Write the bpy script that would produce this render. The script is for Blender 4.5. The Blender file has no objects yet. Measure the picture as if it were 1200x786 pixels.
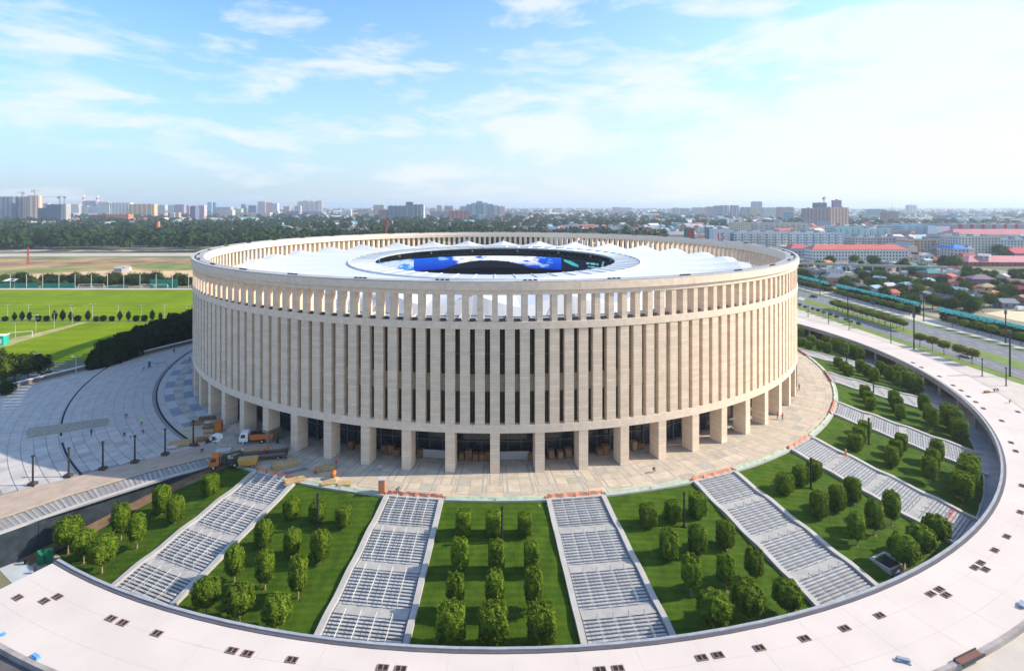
import bpy, math, random, itertools
import numpy as np
from mathutils import Vector, Matrix, noise
S = bpy.context.scene
COL = S.collection
R_ = math.radians
rnd = random.Random(7)

# ------------------------------------------------------------------ camera
CAM = Vector((0.0, -203.0, 51.4))
F, XC, YH = 626.0, 580.0, 242.0           # focal length and vanishing point of the 1200x786 photograph
cam = bpy.data.cameras.new('camera'); co = bpy.data.objects.new('camera', cam); COL.objects.link(co)
co.location = CAM; co.rotation_euler = (math.pi/2, 0, 0)
cam.sensor_width = 36; cam.lens = 36*F/1200
cam.shift_x = (600-XC)/1200; cam.shift_y = (YH-393)/1200
cam.clip_start = 0.5; cam.clip_end = 60000
S.camera = co
# ------------------------------------------------------------------ light
SUN_EL, SUN_AZ = 33.0, 2.5                # degrees; azimuth measured from +x towards +y
sd = bpy.data.lights.new('sun', 'SUN'); so = bpy.data.objects.new('sun', sd); COL.objects.link(so)
sd.energy = 2.65; sd.angle = R_(0.5); sd.color = (1.0, 0.88, 0.72)
sv = Vector((math.cos(R_(SUN_EL))*math.cos(R_(SUN_AZ)), math.cos(R_(SUN_EL))*math.sin(R_(SUN_AZ)), math.sin(R_(SUN_EL))))
so.rotation_euler = (-sv).to_track_quat('-Z', 'Y').to_euler()
so.location = (300, 0, 300)
W = bpy.data.worlds.new('World'); S.world = W; W.use_nodes = True
nt = W.node_tree; nt.nodes.clear(); N = nt.nodes.new; L = nt.links.new
out = N('ShaderNodeOutputWorld'); bg = N('ShaderNodeBackground'); L(bg.outputs[0], out.inputs[0])
sky = N('ShaderNodeTexSky'); sky.sky_type = 'NISHITA'; sky.sun_disc = False
sky.sun_elevation = R_(SUN_EL); sky.sun_rotation = R_(90-SUN_AZ); sky.altitude = 50
sky.air_density = 1.0; sky.dust_density = 1.6; sky.ozone_density = 2.2
tc = N('ShaderNodeTexCoord'); mp = N('ShaderNodeMapping'); L(tc.outputs['Generated'], mp.inputs[0])
mp.inputs['Scale'].default_value = (1.2, 1.2, 4.2); mp.inputs['Location'].default_value = (0.35, 0.1, 0.55)
n1 = N('ShaderNodeTexNoise'); n1.inputs['Scale'].default_value = 4.2; n1.inputs['Detail'].default_value = 9; n1.inputs['Roughness'].default_value = .58; n1.inputs['Distortion'].default_value = .25
L(mp.outputs[0], n1.inputs[0])
sx = N('ShaderNodeSeparateXYZ'); L(tc.outputs['Generated'], sx.inputs[0])
def wm(op, a, b=None, c=None, clamp=False):
    n = N('ShaderNodeMath'); n.operation = op; n.use_clamp = clamp
    for i, v in enumerate((a, b, c)):
        if v is None: continue
        if isinstance(v, (int, float)): n.inputs[i].default_value = v
        else: L(v, n.inputs[i])
    return n.outputs[0]
# hazy summer sky: clear blue overhead, pale towards the horizon, whiter towards the sun (+x), thin high cloud
EXPO = 1.38; BG = 0.15; K = 1/(BG*2**EXPO)
bias = wm('MULTIPLY_ADD', sx.outputs[0], 0.07, 0.0)
low = wm('MULTIPLY', wm('SUBTRACT', 0.42, sx.outputs[2], clamp=True), 0.10)
band = wm('MULTIPLY', wm('SUBTRACT', 1.0, wm('MULTIPLY', wm('ABSOLUTE', wm('SUBTRACT', sx.outputs[2], .17)), 8.0), clamp=True), .07)
dens = wm('ADD', wm('ADD', wm('ADD', n1.outputs['Fac'], bias), low), band)
cr = N('ShaderNodeValToRGB'); L(dens, cr.inputs[0])
cr.color_ramp.elements[0].position = .51; cr.color_ramp.elements[0].color = (0, 0, 0, 1)
cr.color_ramp.elements[1].position = .66; cr.color_ramp.elements[1].color = (1, 1, 1, 1)
side = wm('MULTIPLY_ADD', sx.outputs[0], .72, .30, clamp=True)
hc = N('ShaderNodeMixRGB'); L(side, hc.inputs[0]); hc.inputs[1].default_value = (.67*K, .80*K, .89*K, 1); hc.inputs[2].default_value = (1.12*K, 1.14*K, 1.14*K, 1)
el = wm('SUBTRACT', 1.0, wm('MULTIPLY', wm('ABSOLUTE', sx.outputs[2]), 2.3), clamp=True)
elf = wm('MULTIPLY_ADD', wm('POWER', el, 1.7), .86, .06)
elf = wm('ADD', elf, wm('MULTIPLY', side, .18), clamp=True)
tint = N('ShaderNodeMixRGB'); tint.blend_type = 'MULTIPLY'; tint.inputs[0].default_value = 1; L(sky.outputs[0], tint.inputs[1]); tint.inputs[2].default_value = (.42, .66, .90, 1)
hz_ = N('ShaderNodeMixRGB'); L(elf, hz_.inputs[0]); L(tint.outputs[0], hz_.inputs[1]); L(hc.outputs[0], hz_.inputs[2])
cm = N('ShaderNodeMixRGB'); L(wm('MULTIPLY', cr.outputs[0], .72), cm.inputs[0])
L(hz_.outputs[0], cm.inputs[1]); cm.inputs[2].default_value = (1.0*K, 1.02*K, 1.04*K, 1)
L(cm.outputs[0], bg.inputs[0]); bg.inputs[1].default_value = BG
S.view_settings.view_transform = 'Standard'; S.view_settings.look = 'None'; S.view_settings.exposure = EXPO; S.view_settings.gamma = 1
S.view_settings.use_curve_mapping = False
S.cycles.max_bounces = 6; S.cycles.volume_bounces = 0; S.cycles.use_denoising = True
S.cycles.transparent_max_bounces = 8

# ------------------------------------------------------------------ materials
MATS = {}
def mat(name, col, rough=.8, var=.12, scale=.3, col2=None, metal=0, bump=0, bscale=4, rand=0, spec=.3, leaf=False, emit=None, courses=0, detail=5, mow=None):
    if name in MATS: return MATS[name]
    m = bpy.data.materials.new(name); m.use_nodes = True; MATS[name] = m
    t = m.node_tree; b = t.nodes['Principled BSDF']; n = t.nodes.new; l = t.links.new
    b.inputs['Roughness'].default_value = rough; b.inputs['Metallic'].default_value = metal
    b.inputs['Specular IOR Level'].default_value = spec
    g = n('ShaderNodeTexCoord'); geo = n('ShaderNodeNewGeometry')
    no = n('ShaderNodeTexNoise'); no.inputs['Scale'].default_value = scale; no.inputs['Detail'].default_value = detail; no.inputs['Roughness'].default_value = .6
    l(geo.outputs['Position'], no.inputs['Vector'])
    rp = n('ShaderNodeValToRGB'); l(no.outputs['Fac'], rp.inputs[0])
    c2 = col2 or tuple(min(1, c*(1+var)) for c in col); c1 = col if col2 else tuple(c*(1-var) for c in col)
    rp.color_ramp.elements[0].position = .36; rp.color_ramp.elements[0].color = (*c1, 1)
    rp.color_ramp.elements[1].position = .64; rp.color_ramp.elements[1].color = (*c2, 1)
    c = rp.outputs[0]
    if rand:
        oi = n('ShaderNodeObjectInfo'); mr = n('ShaderNodeMapRange'); l(oi.outputs['Random'], mr.inputs[0]); mr.inputs[3].default_value = 1-rand; mr.inputs[4].default_value = 1+rand
        mx = n('ShaderNodeVectorMath'); mx.operation = 'SCALE'; l(c, mx.inputs[0]); l(mr.outputs[0], mx.inputs['Scale']); c = mx.outputs[0]
    if courses:
        sp = n('ShaderNodeSeparateXYZ'); l(geo.outputs['Position'], sp.inputs[0])
        md = n('ShaderNodeMath'); md.operation = 'FRACT'; dv = n('ShaderNodeMath'); dv.operation = 'DIVIDE'; l(sp.outputs[2], dv.inputs[0]); dv.inputs[1].default_value = courses; l(dv.outputs[0], md.inputs[0])
        lt = n('ShaderNodeMath'); lt.operation = 'LESS_THAN'; l(md.outputs[0], lt.inputs[0]); lt.inputs[1].default_value = .09
        # each course of stone its own tone
        fl = n('ShaderNodeMath'); fl.operation = 'FLOOR'; l(dv.outputs[0], fl.inputs[0])
        oi2 = n('ShaderNodeObjectInfo'); ad = n('ShaderNodeMath'); ad.operation = 'MULTIPLY_ADD'; l(oi2.outputs['Random'], ad.inputs[0]); ad.inputs[1].default_value = 97.0; l(fl.outputs[0], ad.inputs[2])
        wn = n('ShaderNodeTexWhiteNoise'); wn.noise_dimensions = '1D'; l(ad.outputs[0], wn.inputs['W'])
        mr = n('ShaderNodeMapRange'); l(wn.outputs[0], mr.inputs[0]); mr.inputs[3].default_value = .92; mr.inputs[4].default_value = 1.06
        so_ = n('ShaderNodeSeparateXYZ'); l(g.outputs['Object'], so_.inputs[0]); vd = n('ShaderNodeMath'); vd.operation = 'MULTIPLY_ADD'; l(so_.outputs[0], vd.inputs[0]); vd.inputs[1].default_value = 1/.42; vd.inputs[2].default_value = .5
        vf = n('ShaderNodeMath'); vf.operation = 'FRACT'; l(vd.outputs[0], vf.inputs[0]); vl = n('ShaderNodeMath'); vl.operation = 'LESS_THAN'; l(vf.outputs[0], vl.inputs[0]); vl.inputs[1].default_value = .12
        mxv = n('ShaderNodeMath'); mxv.operation = 'MAXIMUM'; l(lt.outputs[0], mxv.inputs[0]); l(vl.outputs[0], mxv.inputs[1]); lt = mxv
        sb = n('ShaderNodeMath'); sb.operation = 'MULTIPLY_ADD'; l(lt.outputs[0], sb.inputs[0]); sb.inputs[1].default_value = -.22; l(mr.outputs[0], sb.inputs[2])
        mx = n('ShaderNodeVectorMath'); mx.operation = 'SCALE'; l(c, mx.inputs[0]); l(sb.outputs[0], mx.inputs['Scale']); c = mx.outputs[0]
    if mow:
        wv = n('ShaderNodeTexWave'); wv.bands_direction = mow[0]; wv.inputs['Scale'].default_value = mow[1]; wv.inputs['Distortion'].default_value = 1.2; wv.inputs['Detail'].default_value = 2; wv.inputs['Detail Scale'].default_value = .4; l(geo.outputs['Position'], wv.inputs['Vector'])
        mr = n('ShaderNodeMapRange'); l(wv.outputs['Fac'], mr.inputs[0]); mr.inputs[3].default_value = 1-mow[2]; mr.inputs[4].default_value = 1+mow[2]
        mx = n('ShaderNodeVectorMath'); mx.operation = 'SCALE'; l(c, mx.inputs[0]); l(mr.outputs[0], mx.inputs['Scale']); c = mx.outputs[0]
    l(c, b.inputs['Base Color'])
    if bump:
        bn = n('ShaderNodeTexNoise'); bn.inputs['Scale'].default_value = bscale; bn.inputs['Detail'].default_value = 4; l(geo.outputs['Position'], bn.inputs['Vector'])
        bp = n('ShaderNodeBump'); bp.inputs['Strength'].default_value = bump; bp.inputs['Distance'].default_value = .1; l(bn.outputs['Fac'], bp.inputs['Height']); l(bp.outputs[0], b.inputs['Normal'])
    if emit:
        b.inputs['Emission Color'].default_value = (*emit[0], 1); b.inputs['Emission Strength'].default_value = emit[1]
    if leaf:
        tr = n('ShaderNodeBsdfTranslucent'); l(c, tr.inputs[0]); ms = n('ShaderNodeMixShader'); ms.inputs[0].default_value = .3
        o = t.nodes['Material Output']; l(b.outputs[0], ms.inputs[1]); l(tr.outputs[0], ms.inputs[2]); l(ms.outputs[0], o.inputs[0])
    return m
M = {}
M['stone'] = mat('travertine', (.78, .61, .44), .75, .05, .8, courses=.6)
M['stone_plain'] = mat('travertine_band', (.78, .62, .46), .75, .07, .9)
M['conc'] = mat('concrete', (.42, .39, .35), .85, .12, .5)
M['conc_lt'] = mat('pale_concrete', (.42, .40, .37), .85, .08, .6)
M['prom'] = mat('promenade_slab', (.58, .50, .44), .75, .05, .10, detail=10)
M['plaza_c'] = mat('plaza_cream', (.50, .415, .31), .75, .10, .5, rand=.10)
M['plaza_g'] = mat('plaza_grey', (.41, .37, .30), .75, .10, .5, rand=.10)
M['plaza_w'] = mat('plaza_white', (.52, .50, .47), .75, .06, .5, rand=.08)
M['plaza_b'] = mat('plaza_blue_grey', (.24, .27, .30), .7, .10, .5, rand=.15)
M['pave'] = mat('left_paving', (.44, .41, .375), .8, .10, .35, rand=.13)
M['bed'] = mat('joint_bed', (.24, .23, .21), .9, .1, 1)
M['grass'] = mat('lawn_grass', (.034, .074, .004), .95, .25, .5, col2=(.064, .112, .008), mow=('Y', .28, .10), spec=.1, bump=.8, bscale=3, detail=10)
M['field'] = mat('pitch_grass', (.12, .19, .002), .95, .2, .05, col2=(.18, .245, .004), mow=('Y', .035, .07), spec=.05, detail=8)
M['verge'] = mat('verge_grass', (.11, .17, .02), .9, .2, .3, col2=(.16, .22, .03), detail=8)
M['ground'] = mat('far_ground', (.09, .11, .05), .95, .2, .01, col2=(.22, .20, .13), detail=12)
M['dirt'] = mat('dry_field', (.15, .15, .03), .95, .3, .028, col2=(.46, .29, .13), detail=12)
M['asph'] = mat('asphalt', (.16, .165, .17), .85, .08, .15, detail=8)
M['line'] = mat('road_paint', (.7, .7, .68), .7, .1, 1)
M['walk'] = mat('far_pavement', (.50, .44, .37), .85, .08, .2)
M['black'] = mat('black_metal', (.02, .022, .025), .5, .1, 1, spec=.5)
M['dark'] = mat('dark_void', (.012, .013, .016), .8, .1, 1)
M['glass'] = mat('dark_glass', (.030, .018, .010), .25, .3, .3, spec=.25)
M['glass2'] = mat('lobby_glass', (.02, .022, .026), .15, .3, .3, spec=.6)
M['spandrel'] = mat('louvre_spandrel_reflection', (.42, .35, .22), .6, .15, 2)  # olive lightened to carry the bright plaza's reflection in the glass
M['membrane'] = mat('white_membrane', (.60, .61, .62), .45, .02, .4)
M['ring'] = mat('grey_ring_panel', (.47, .50, .50), .5, .06, .3, rand=.06)
M['greyroof'] = mat('slate_roof_panel', (.24, .28, .32), .6, .1, .3, rand=.12)
M['steel'] = mat('pale_steel', (.6, .6, .58), .4, .05, 1, metal=.3)
M['rail'] = mat('handrail_steel', (.55, .54, .50), .4, .05, 1, metal=.2)
M['step'] = mat('granite_step', (.37, .37, .37), .75, .10, 1.5, rand=.12)
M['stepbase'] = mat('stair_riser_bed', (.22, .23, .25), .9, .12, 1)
M['memb_black'] = mat('black_wall_membrane', (.03, .04, .05), .5, .35, .5, bump=.5, bscale=1)
M['soil'] = mat('brown_soil', (.17, .11, .065), .95, .25, .6)
M['sand'] = mat('sand', (.46, .36, .24), .95, .12, .8, bump=.5)
M['gravelroad'] = mat('brown_track', (.40, .31, .24), .95, .10, .4)
M['gravel'] = mat('gravel_infill', (.30, .28, .22), .95, .25, 2.5, bump=.6, bscale=3)
M['orange'] = mat('orange_paint', (.52, .15, .03), .5, .1, 1)
M['ormesh'] = mat('orange_safety_mesh', (.62, .24, .14), .8, .15, 1.2)
M['grmesh'] = mat('green_safety_mesh', (.33, .44, .30), .8, .2, 1)
M['white'] = mat('white_paint', (.75, .75, .73), .5, .05, 1)
M['yellow'] = mat('yellow_timber', (.44, .31, .15), .8, .15, 1.5, rand=.15)
M['brownbox'] = mat('brown_crate', (.24, .13, .06), .8, .25, 1.2, rand=.3)
M['rubber'] = mat('tyre_rubber', (.02, .02, .02), .85, .1, 2)
M['redmetal'] = mat('red_paint', (.55, .05, .03), .5, .1, 1)
M['net'] = mat('green_net', (.16, .66, .50), .75, .15, .5, bump=.5)
M['leafA'] = mat('clipped_leaves', (.065, .125, .006), .75, .3, 1.3, col2=(.20, .28, .016), rand=.15, spec=.12, leaf=True)
M['leafB'] = mat('forest_leaves', (.012, .032, .005), .9, .3, .09, col2=(.075, .100, .014), rand=.35, leaf=True, spec=.05)
M['leafC'] = mat('hedge_leaves', (.008, .024, .005), .9, .3, .4, col2=(.022, .048, .008), rand=.2, leaf=True, spec=.05)
M['leafY'] = mat('autumn_leaves', (.10, .13, .015), .85, .3, .8, col2=(.20, .16, .03), rand=.25, leaf=True)
M['leafF'] = mat('far_wood_leaves', (.014, .036, .010), .9, .3, .02, col2=(.040, .068, .018), leaf=False, spec=.05)
M['bark'] = mat('bark', (.16, .11, .07), .9, .2, 3)
M['barkl'] = mat('pale_bark', (.33, .24, .16), .9, .2, 3)

# ------------------------------------------------------------------ mesh builder
class MB:
    def __init__(s): s.v = []; s.f = []; s.mi = []
    def quad(s, a, b, c, d, m=0): n = len(s.v); s.v += [a, b, c, d]; s.f.append((n, n+1, n+2, n+3)); s.mi.append(m)
    def poly(s, pts, m=0): n = len(s.v); s.v += list(pts); s.f.append(tuple(range(n, n+len(pts)))); s.mi.append(m)
    def box(s, x0, y0, z0, x1, y1, z1, m=0, T=None):
        n = len(s.v); P = [(x, y, z) for z in (z0, z1) for x, y in ((x0, y0), (x1, y0), (x1, y1), (x0, y1))]
        if T is not None: P = [tuple(T @ Vector(p)) for p in P]
        s.v += P
        for f in ((0, 3, 2, 1), (4, 5, 6, 7), (0, 1, 5, 4), (1, 2, 6, 5), (2, 3, 7, 6), (3, 0, 4, 7)): s.f.append(tuple(n+i for i in f)); s.mi.append(m)
    def prism(s, pts, z0, z1, m=0, mt=None):
        n = len(s.v); k = len(pts); s.v += [(*p[:2], z0) for p in pts] + [(*p[:2], z1) for p in pts]
        s.f.append(tuple(n+k+i for i in range(k))); s.mi.append(m if mt is None else mt)
        s.f.append(tuple(n+k-1-i for i in range(k))); s.mi.append(m)
        for i in range(k): j = (i+1) % k; s.f.append((n+i, n+j, n+k+j, n+k+i)); s.mi.append(m)
    def tube(s, a, b, r, n=6, m=0, r2=None, caps=True):
        a = Vector(a); b = Vector(b); d = (b-a).normalized(); u = d.orthogonal().normalized(); w = d.cross(u); r2 = r if r2 is None else r2
        k = len(s.v)
        for c, rr in ((a, r), (b, r2)):
            for i in range(n): t = 2*math.pi*i/n; s.v.append(tuple(c+rr*(u*math.cos(t)+w*math.sin(t))))
        for i in range(n): j = (i+1) % n; s.f.append((k+i, k+j, k+n+j, k+n+i)); s.mi.append(m)
        if caps: s.f.append(tuple(k+n+i for i in range(n))); s.mi.append(m); s.f.append(tuple(k+n-1-i for i in range(n))); s.mi.append(m)
    def arc(s, r0, r1, a0, a1, z0, z1, n, m=0, mt=None):          # ring segment, angles in degrees
        pts = [pol(r0, a0+(a1-a0)*i/n) for i in range(n+1)] + [pol(r1, a0+(a1-a0)*(n-i)/n) for i in range(n+1)]
        k = len(s.v); K = 2*(n+1)
        s.v += [(p[0], p[1], z0) for p in pts] + [(p[0], p[1], z1) for p in pts]
        for i in range(n):
            j = K-1-i
            s.f.append((k+K+i, k+K+j, k+K+j-1, k+K+i+1)); s.mi.append(m if mt is None else mt)
            s.f.append((k+i, k+i+1, k+j-1, k+j)); s.mi.append(m)
        for i in range(K): j = (i+1) % K; s.f.append((k+i, k+j, k+K+j, k+K+i)); s.mi.append(m)
    def mesh(s, name, mats, smooth=False):
        me = bpy.data.meshes.new(name); me.from_pydata(s.v, [], s.f)
        for m in (mats if isinstance(mats, (list, tuple)) else [mats]): me.materials.append(m)
        if any(s.mi): me.polygons.foreach_set('material_index', s.mi)
        if smooth: me.polygons.foreach_set('use_smooth', [True]*len(s.f))
        me.update(); return me
def pol(R, a): a = R_(a); return (R*math.sin(a), -R*math.cos(a))
def ob(name, me, parent=None, loc=None, rz=None):
    if isinstance(me, tuple): me = me[0].mesh(name, me[1])
    o = bpy.data.objects.new(name, me); COL.objects.link(o)
    if parent is not None: o.parent = parent
    if loc is not None: o.location = loc
    if rz is not None: o.rotation_euler = (0, 0, rz)
    return o
def tag(o, label=None, cat=None, group=None, kind=None):
    if label: o['label'] = label
    if cat: o['category'] = cat
    if group: o['group'] = group
    if kind: o['kind'] = kind
    return o
def empty(name, loc=(0, 0, 0), rz=0, label=None, cat=None, group=None):
    o = bpy.data.objects.new(name, None); COL.objects.link(o); o.location = loc; o.rotation_euler = (0, 0, rz); o.empty_display_size = .5
    return tag(o, label, cat, group)
def children(o): return KIDS.get(o.name, None) or [c for c in o.children]
KIDS = {}
def copy_tree(src, loc, rz=0, label=None, group=None, scale=None, root=None):
    r = src.copy(); COL.objects.link(r); r.location = loc; r.rotation_euler = (0, 0, rz)
    if scale is not None: r.scale = scale
    if label: r['label'] = label
    if group: r['group'] = group
    if src.name not in KIDS: KIDS[src.name] = [(c, list(c.children)) for c in src.children]
    for c, gs in KIDS[src.name]:
        d = c.copy(); COL.objects.link(d); d.parent = r
        for g in gs: e = g.copy(); COL.objects.link(e); e.parent = d
    return r
def gp(px, py, z=-1.5):                    # point of the ground seen at a pixel of the photograph
    d = F*(CAM.z-z)/(py-YH); return Vector(((px-XC)/F*d, d+CAM.y, z))
def at(px, d, z=-1.5): return Vector(((px-XC)/F*d, d+CAM.y, z))
def ztop(py, d): return CAM.z-(py-YH)/F*d
ORD = 'first second third fourth fifth sixth seventh eighth ninth tenth eleventh twelfth thirteenth fourteenth fifteenth sixteenth seventeenth eighteenth nineteenth twentieth'.split()
ORD += ['twenty-'+w for w in ORD[:9]]+['thirtieth']+['thirty-'+w for w in ORD[:9]]
G0 = -1.5
def sheet(name, pts, z, m, kind='structure', label=None, parent=None):
    b = MB(); b.poly([(p[0], p[1], z) for p in pts]); o = ob(name, b.mesh(name, m), parent); tag(o, label, None, None, kind); return o

# ------------------------------------------------------------------ terrain
b = MB()
rr = [142, 175, 260, 450, 900, 2000, 5000, 12000, 26000]
for i in range(len(rr)-1):
    for k in range(72):
        a0, a1 = k*5, k*5+5; am = (a0+180) % 360-180
        z0 = z1 = G0
        if i == 0 and -45 <= am <= -30: z0 = -5.6
        p = [(*pol(rr[i], a0), z0), (*pol(rr[i], a1), z0), (*pol(rr[i+1], a1), z1), (*pol(rr[i+1], a0), z1)]
        b.quad(*p)
for k in range(36):                         # under the building and the left plaza
    a0 = 150+k*4.86; a1 = a0+4.86
    b.quad((0, 0, G0), (*pol(142, a0), G0), (*pol(142, a1), G0), (0, 0, G0+.0001))
tag(ob('ground', b.mesh('ground', M['ground'])), kind='structure')
b = MB()                                   # low floor of the garden ring and the lane behind the promenade
for k in range(38):
    a0 = -42+k*5.0; b.quad((*pol(104, a0), -7.2), (*pol(104, a0+5), -7.2), (*pol(142.2, a0+5), -7.2 if a0 > -32 else -5.9), (*pol(142.2, a0), -7.2 if a0 > -32 else -5.9))
tag(ob('pit_floor', b.mesh('pit_floor', M['conc'])), kind='structure')
b = MB()
for k in range(58):
    a0 = -28+k*3.0; b.arc(134, 144.0, a0, a0+3, -7.2, -6.25, 1)
tag(ob('service_lane', b.mesh('service_lane', mat('lane_concrete', (.33, .34, .36), .85, .15, .4))), kind='structure')

# ------------------------------------------------------------------ promenade
PR0, PR1, PRZ, PA0, PA1 = 139.6, 151.6, -1.0, -27.6, 150
prom = MB(); prom.arc(PR0+.82, PR1-.5, PA0, PA1, -2.4, PRZ, 90)
promo = tag(ob('promenade', prom.mesh('promenade', M['prom'])), kind='structure')
b = MB(); b.arc(PR0, PR0+.38, PA0, PA1, -2.3, PRZ+.22, 90); ob('inner_parapet', b.mesh('inner_parapet', mat('parapet_concrete', (.30, .31, .33), .8, .12, .8)), promo)
b = MB(); b.arc(PR0+.38, PR0+.8, PA0, PA1, PRZ-.1, PRZ+.08, 90); ob('drain_channel', b.mesh('drain_channel', mat('drain_dark_steel', (.10, .09, .10), .7)), promo)  # one even dark grey for the channel beside the parapet
b = MB(); b.arc(PR0+4.2, PR0+4.5, PA0+.1, PA1, -6.3, -2.41, 90); ob('undercroft_wall', b.mesh('undercroft_wall', mat('undercroft_shade_brown', (.10, .075, .06), .9, .3, .4)), promo)  # shade below the overhanging slab is put into the dark brown wall colour
b = MB(); b.box(-.3, -PR0-1.5, -6.3, .3, -PR0-.9, -2.41); cme = b.mesh('undercroft_column', M['conc'])
for k in range(36): ob('undercroft_column', cme, promo, rz=R_(-25+k*4.9))
b = MB(); b.arc(PR1-.5, PR1, PA0, 62, -6.5, PRZ+.22, 60); ob('outer_parapet', b.mesh('outer_parapet', mat('outer_parapet_concrete', (.30, .27, .25), .85, .2, .6)), promo)
b = MB(); b.arc(PR1-.45, PR1-.02, 62.1, PA1, PRZ-.5, PRZ+.02, 60); ob('outer_kerb', b.mesh('outer_kerb', M['conc_lt']), promo)
# dark openings cut for the lamps and drains (pixel positions on the promenade)
holes = [(21, 700, 1), (22, 700, 0), (52, 704, 1), (67.5, 699, 1), (137, 727, 2), (184, 742, 1), (281, 764, 2), (342, 773, 1), (459, 783, 2), (714, 784, 2), (832, 769, 2), (890, 759, 1), (943, 748, 1), (990, 736, 1), (1031, 721, 1), (1096, 693, 2), (1109, 697, 1), (1146, 662, 2), (1155, 667, 1), (1166, 644.5, 1), (1180, 628.5, 1), (1196, 600, 1), (1198, 569, 1), (1190.5, 528.5, 1), (1185, 518.5, 1), (1174, 493, 1), (1152.5, 478.5, 1), (1143.5, 471, 1), (1135, 464.5, 1), (1126.5, 457.5, 1), (1101, 441, 1), (1117, 451.5, 1), (1080, 430.5, 1), (1070, 425, 1), (1193, 482.5, 1), (16, 708, 0)]
hm = MB(); hm.box(-.55, -.32, .004, .55, .32, .03); fr = MB()
for x0, y0, x1, y1 in ((-.68, -.42, .68, -.32), (-.68, .32, .68, .42), (-.68, -.32, -.55, .32), (.55, -.32, .68, .32), (-.07, -.32, .07, .32)): fr.box(x0, y0, 0, x1, y1, .10)
hme = hm.mesh('hatch_pit', mat('hatch_dark', (.03, .018, .015), .9)); fme = fr.mesh('hatch_frame', mat('hatch_frame', (.20, .14, .12), .8))
for x, y, n in holes:
    if not n: continue
    p = gp(x, y, PRZ)
    for j in range(n):
        a = math.atan2(p.x, -p.y)-(j-.5*(n-1))*.0145; r = math.hypot(p.x, p.y)
        q = ob('floor_hatch', hme, promo, (r*math.sin(a), -r*math.cos(a), PRZ), a); ob('hatch_frame', fme, q)
# slab joints of the promenade: recessed lines as thin dark insets
b = MB()
for k in range(60):
    a = PA0+1.4+k*3.0
    b.arc(PR0+1.2, PR1-.6, a, a+.016, PRZ+.001, PRZ+.006, 1)
for r in (143.6, 147.6): b.arc(r, r+.05, PA0+.2, PA1-.2, PRZ+.001, PRZ+.005, 120)
tag(ob('slab_joint', b.mesh('slab_joint', mat('joint_line', (.49, .42, .375), .9)), promo), kind='stuff')

# ------------------------------------------------------------------ plaza ring and left plaza
plz = MB(); plz.arc(88, 109.6, -180, 180, -1.6, -.08, 144)
plaza = tag(ob('plaza', plz.mesh('plaza', M['bed'])), kind='structure')
b = MB(); b.arc(109.0, 109.75, -31, 150, -3, .06, 90); ob('plaza_kerb', b.mesh('plaza_kerb', M['conc_lt']), plaza)
b = MB(); b.arc(108.5, 108.98, -31, 150, -.07, -.005, 90); ob('edge_drain', b.mesh('edge_drain', mat('edge_drain', (.25, .18, .13), .9)), plaza)
def slab_mesh(r0, r1, da, m, top=0, g=.02):
    b = MB(); ga = math.degrees(g/((r0+r1)/2)); b.arc(r0+g, r1-g, -da/2+ga, da/2-ga, -.075, top, 1); return b.mesh('paving_slab', m)
RINGS = [94, 97, 100.2, 102.4, 104.6, 106.8, 108.48]
DA = 5/3
def plaza_key(ri, k):
    a = (k*DA+180) % 360-180; j = k % 3
    if a < -42:                                    # blue and white chequer on the left
        if ri in (2, 4): return 'plaza_b' if (k//2) % 2 else 'plaza_w'
        if ri == 3: return 'plaza_g' if k % 2 else 'pave'
        return 'pave'
    return 'plaza_c' if (k*7+ri*3) % 11 else 'plaza_g'
cache = {}; near = 0
rest = {}
order = []
for ri in range(6):
    for k in range(216):
        a = (k*DA+180) % 360-180
        if -100 < a < 110: order.append((abs(a+5)+abs(ri-4)*6, ri, k, a))
order.sort()
for i, (_, ri, k, a) in enumerate(order):
    key = plaza_key(ri, k)
    if i < 170:
        if (ri, key) not in cache: cache[ri, key] = slab_mesh(RINGS[ri], RINGS[ri+1], DA, M[key])
        ob('paving_slab', cache[ri, key], plaza, rz=R_(a))
    else:
        mb = rest.setdefault(key, MB()); g = .02; ga = math.degrees(g/RINGS[ri]); mb.arc(RINGS[ri]+g, RINGS[ri+1]-g, a-DA/2+ga, a+DA/2-ga, -.075, 0, 1)
b = MB()
for k in range(-8, 23):
    a = k*5
    for da in (-1.25, -.55, .55, 1.25): b.arc(96.5, 107.4 if abs(da) > 1 else 104.5, a+da-.11, a+da+.11, -.02, .003, 1)
    b.arc(107.42, 107.85, a+1.37, a+3.63, -.02, .003, 2); b.arc(101.6, 102.0, a+1.37, a+3.63, -.02, .003, 2)
ob('inlay_strip', b.mesh('inlay_strip', mat('inlay_grey', (.36, .33, .28), .8, .1, .6)), plaza)['kind'] = 'stuff'
# left plaza
PARA = [(-149, -84), (-138, -54), (-126.4, -27.2), (-113.5, 0), (-100, 30)]
LAMPL = [(-150, -150), (-85.4, -104.3), (-64.6, -88.5)]
b = MB(); b.poly([(x, y, -.085) for x, y in [(-105, 16)]+[(-114, -1), (-126.9, -27.2), (-138.5, -54), (-149.5, -84), (-175, -150), (-138, -150), (-78.5, -119), (-54.5, -94.6), (-50, -89), (-99, -40), (-104, 0)]])
ob('left_plaza_bed', b.mesh('left_plaza_bed', M['bed']), plaza)
def inside_left(x, y):
    # left of the lamp line, right of the parapet
    t = (y+104.3)/(-88.5+104.3); xl = -85.4+(20.8)*t
    if y < -88.5 and x > xl+.5: return False
    for (x0, y0), (x1, y1) in zip(PARA[:-1], PARA[1:]):
        if y0 <= y <= y1 and x < x0+(x1-x0)*(y-y0)/(y1-y0)+1.0: return False
    return y < 20 and y > -120
cnt = 0; lst = []
ring = 0; r = 109.6
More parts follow.
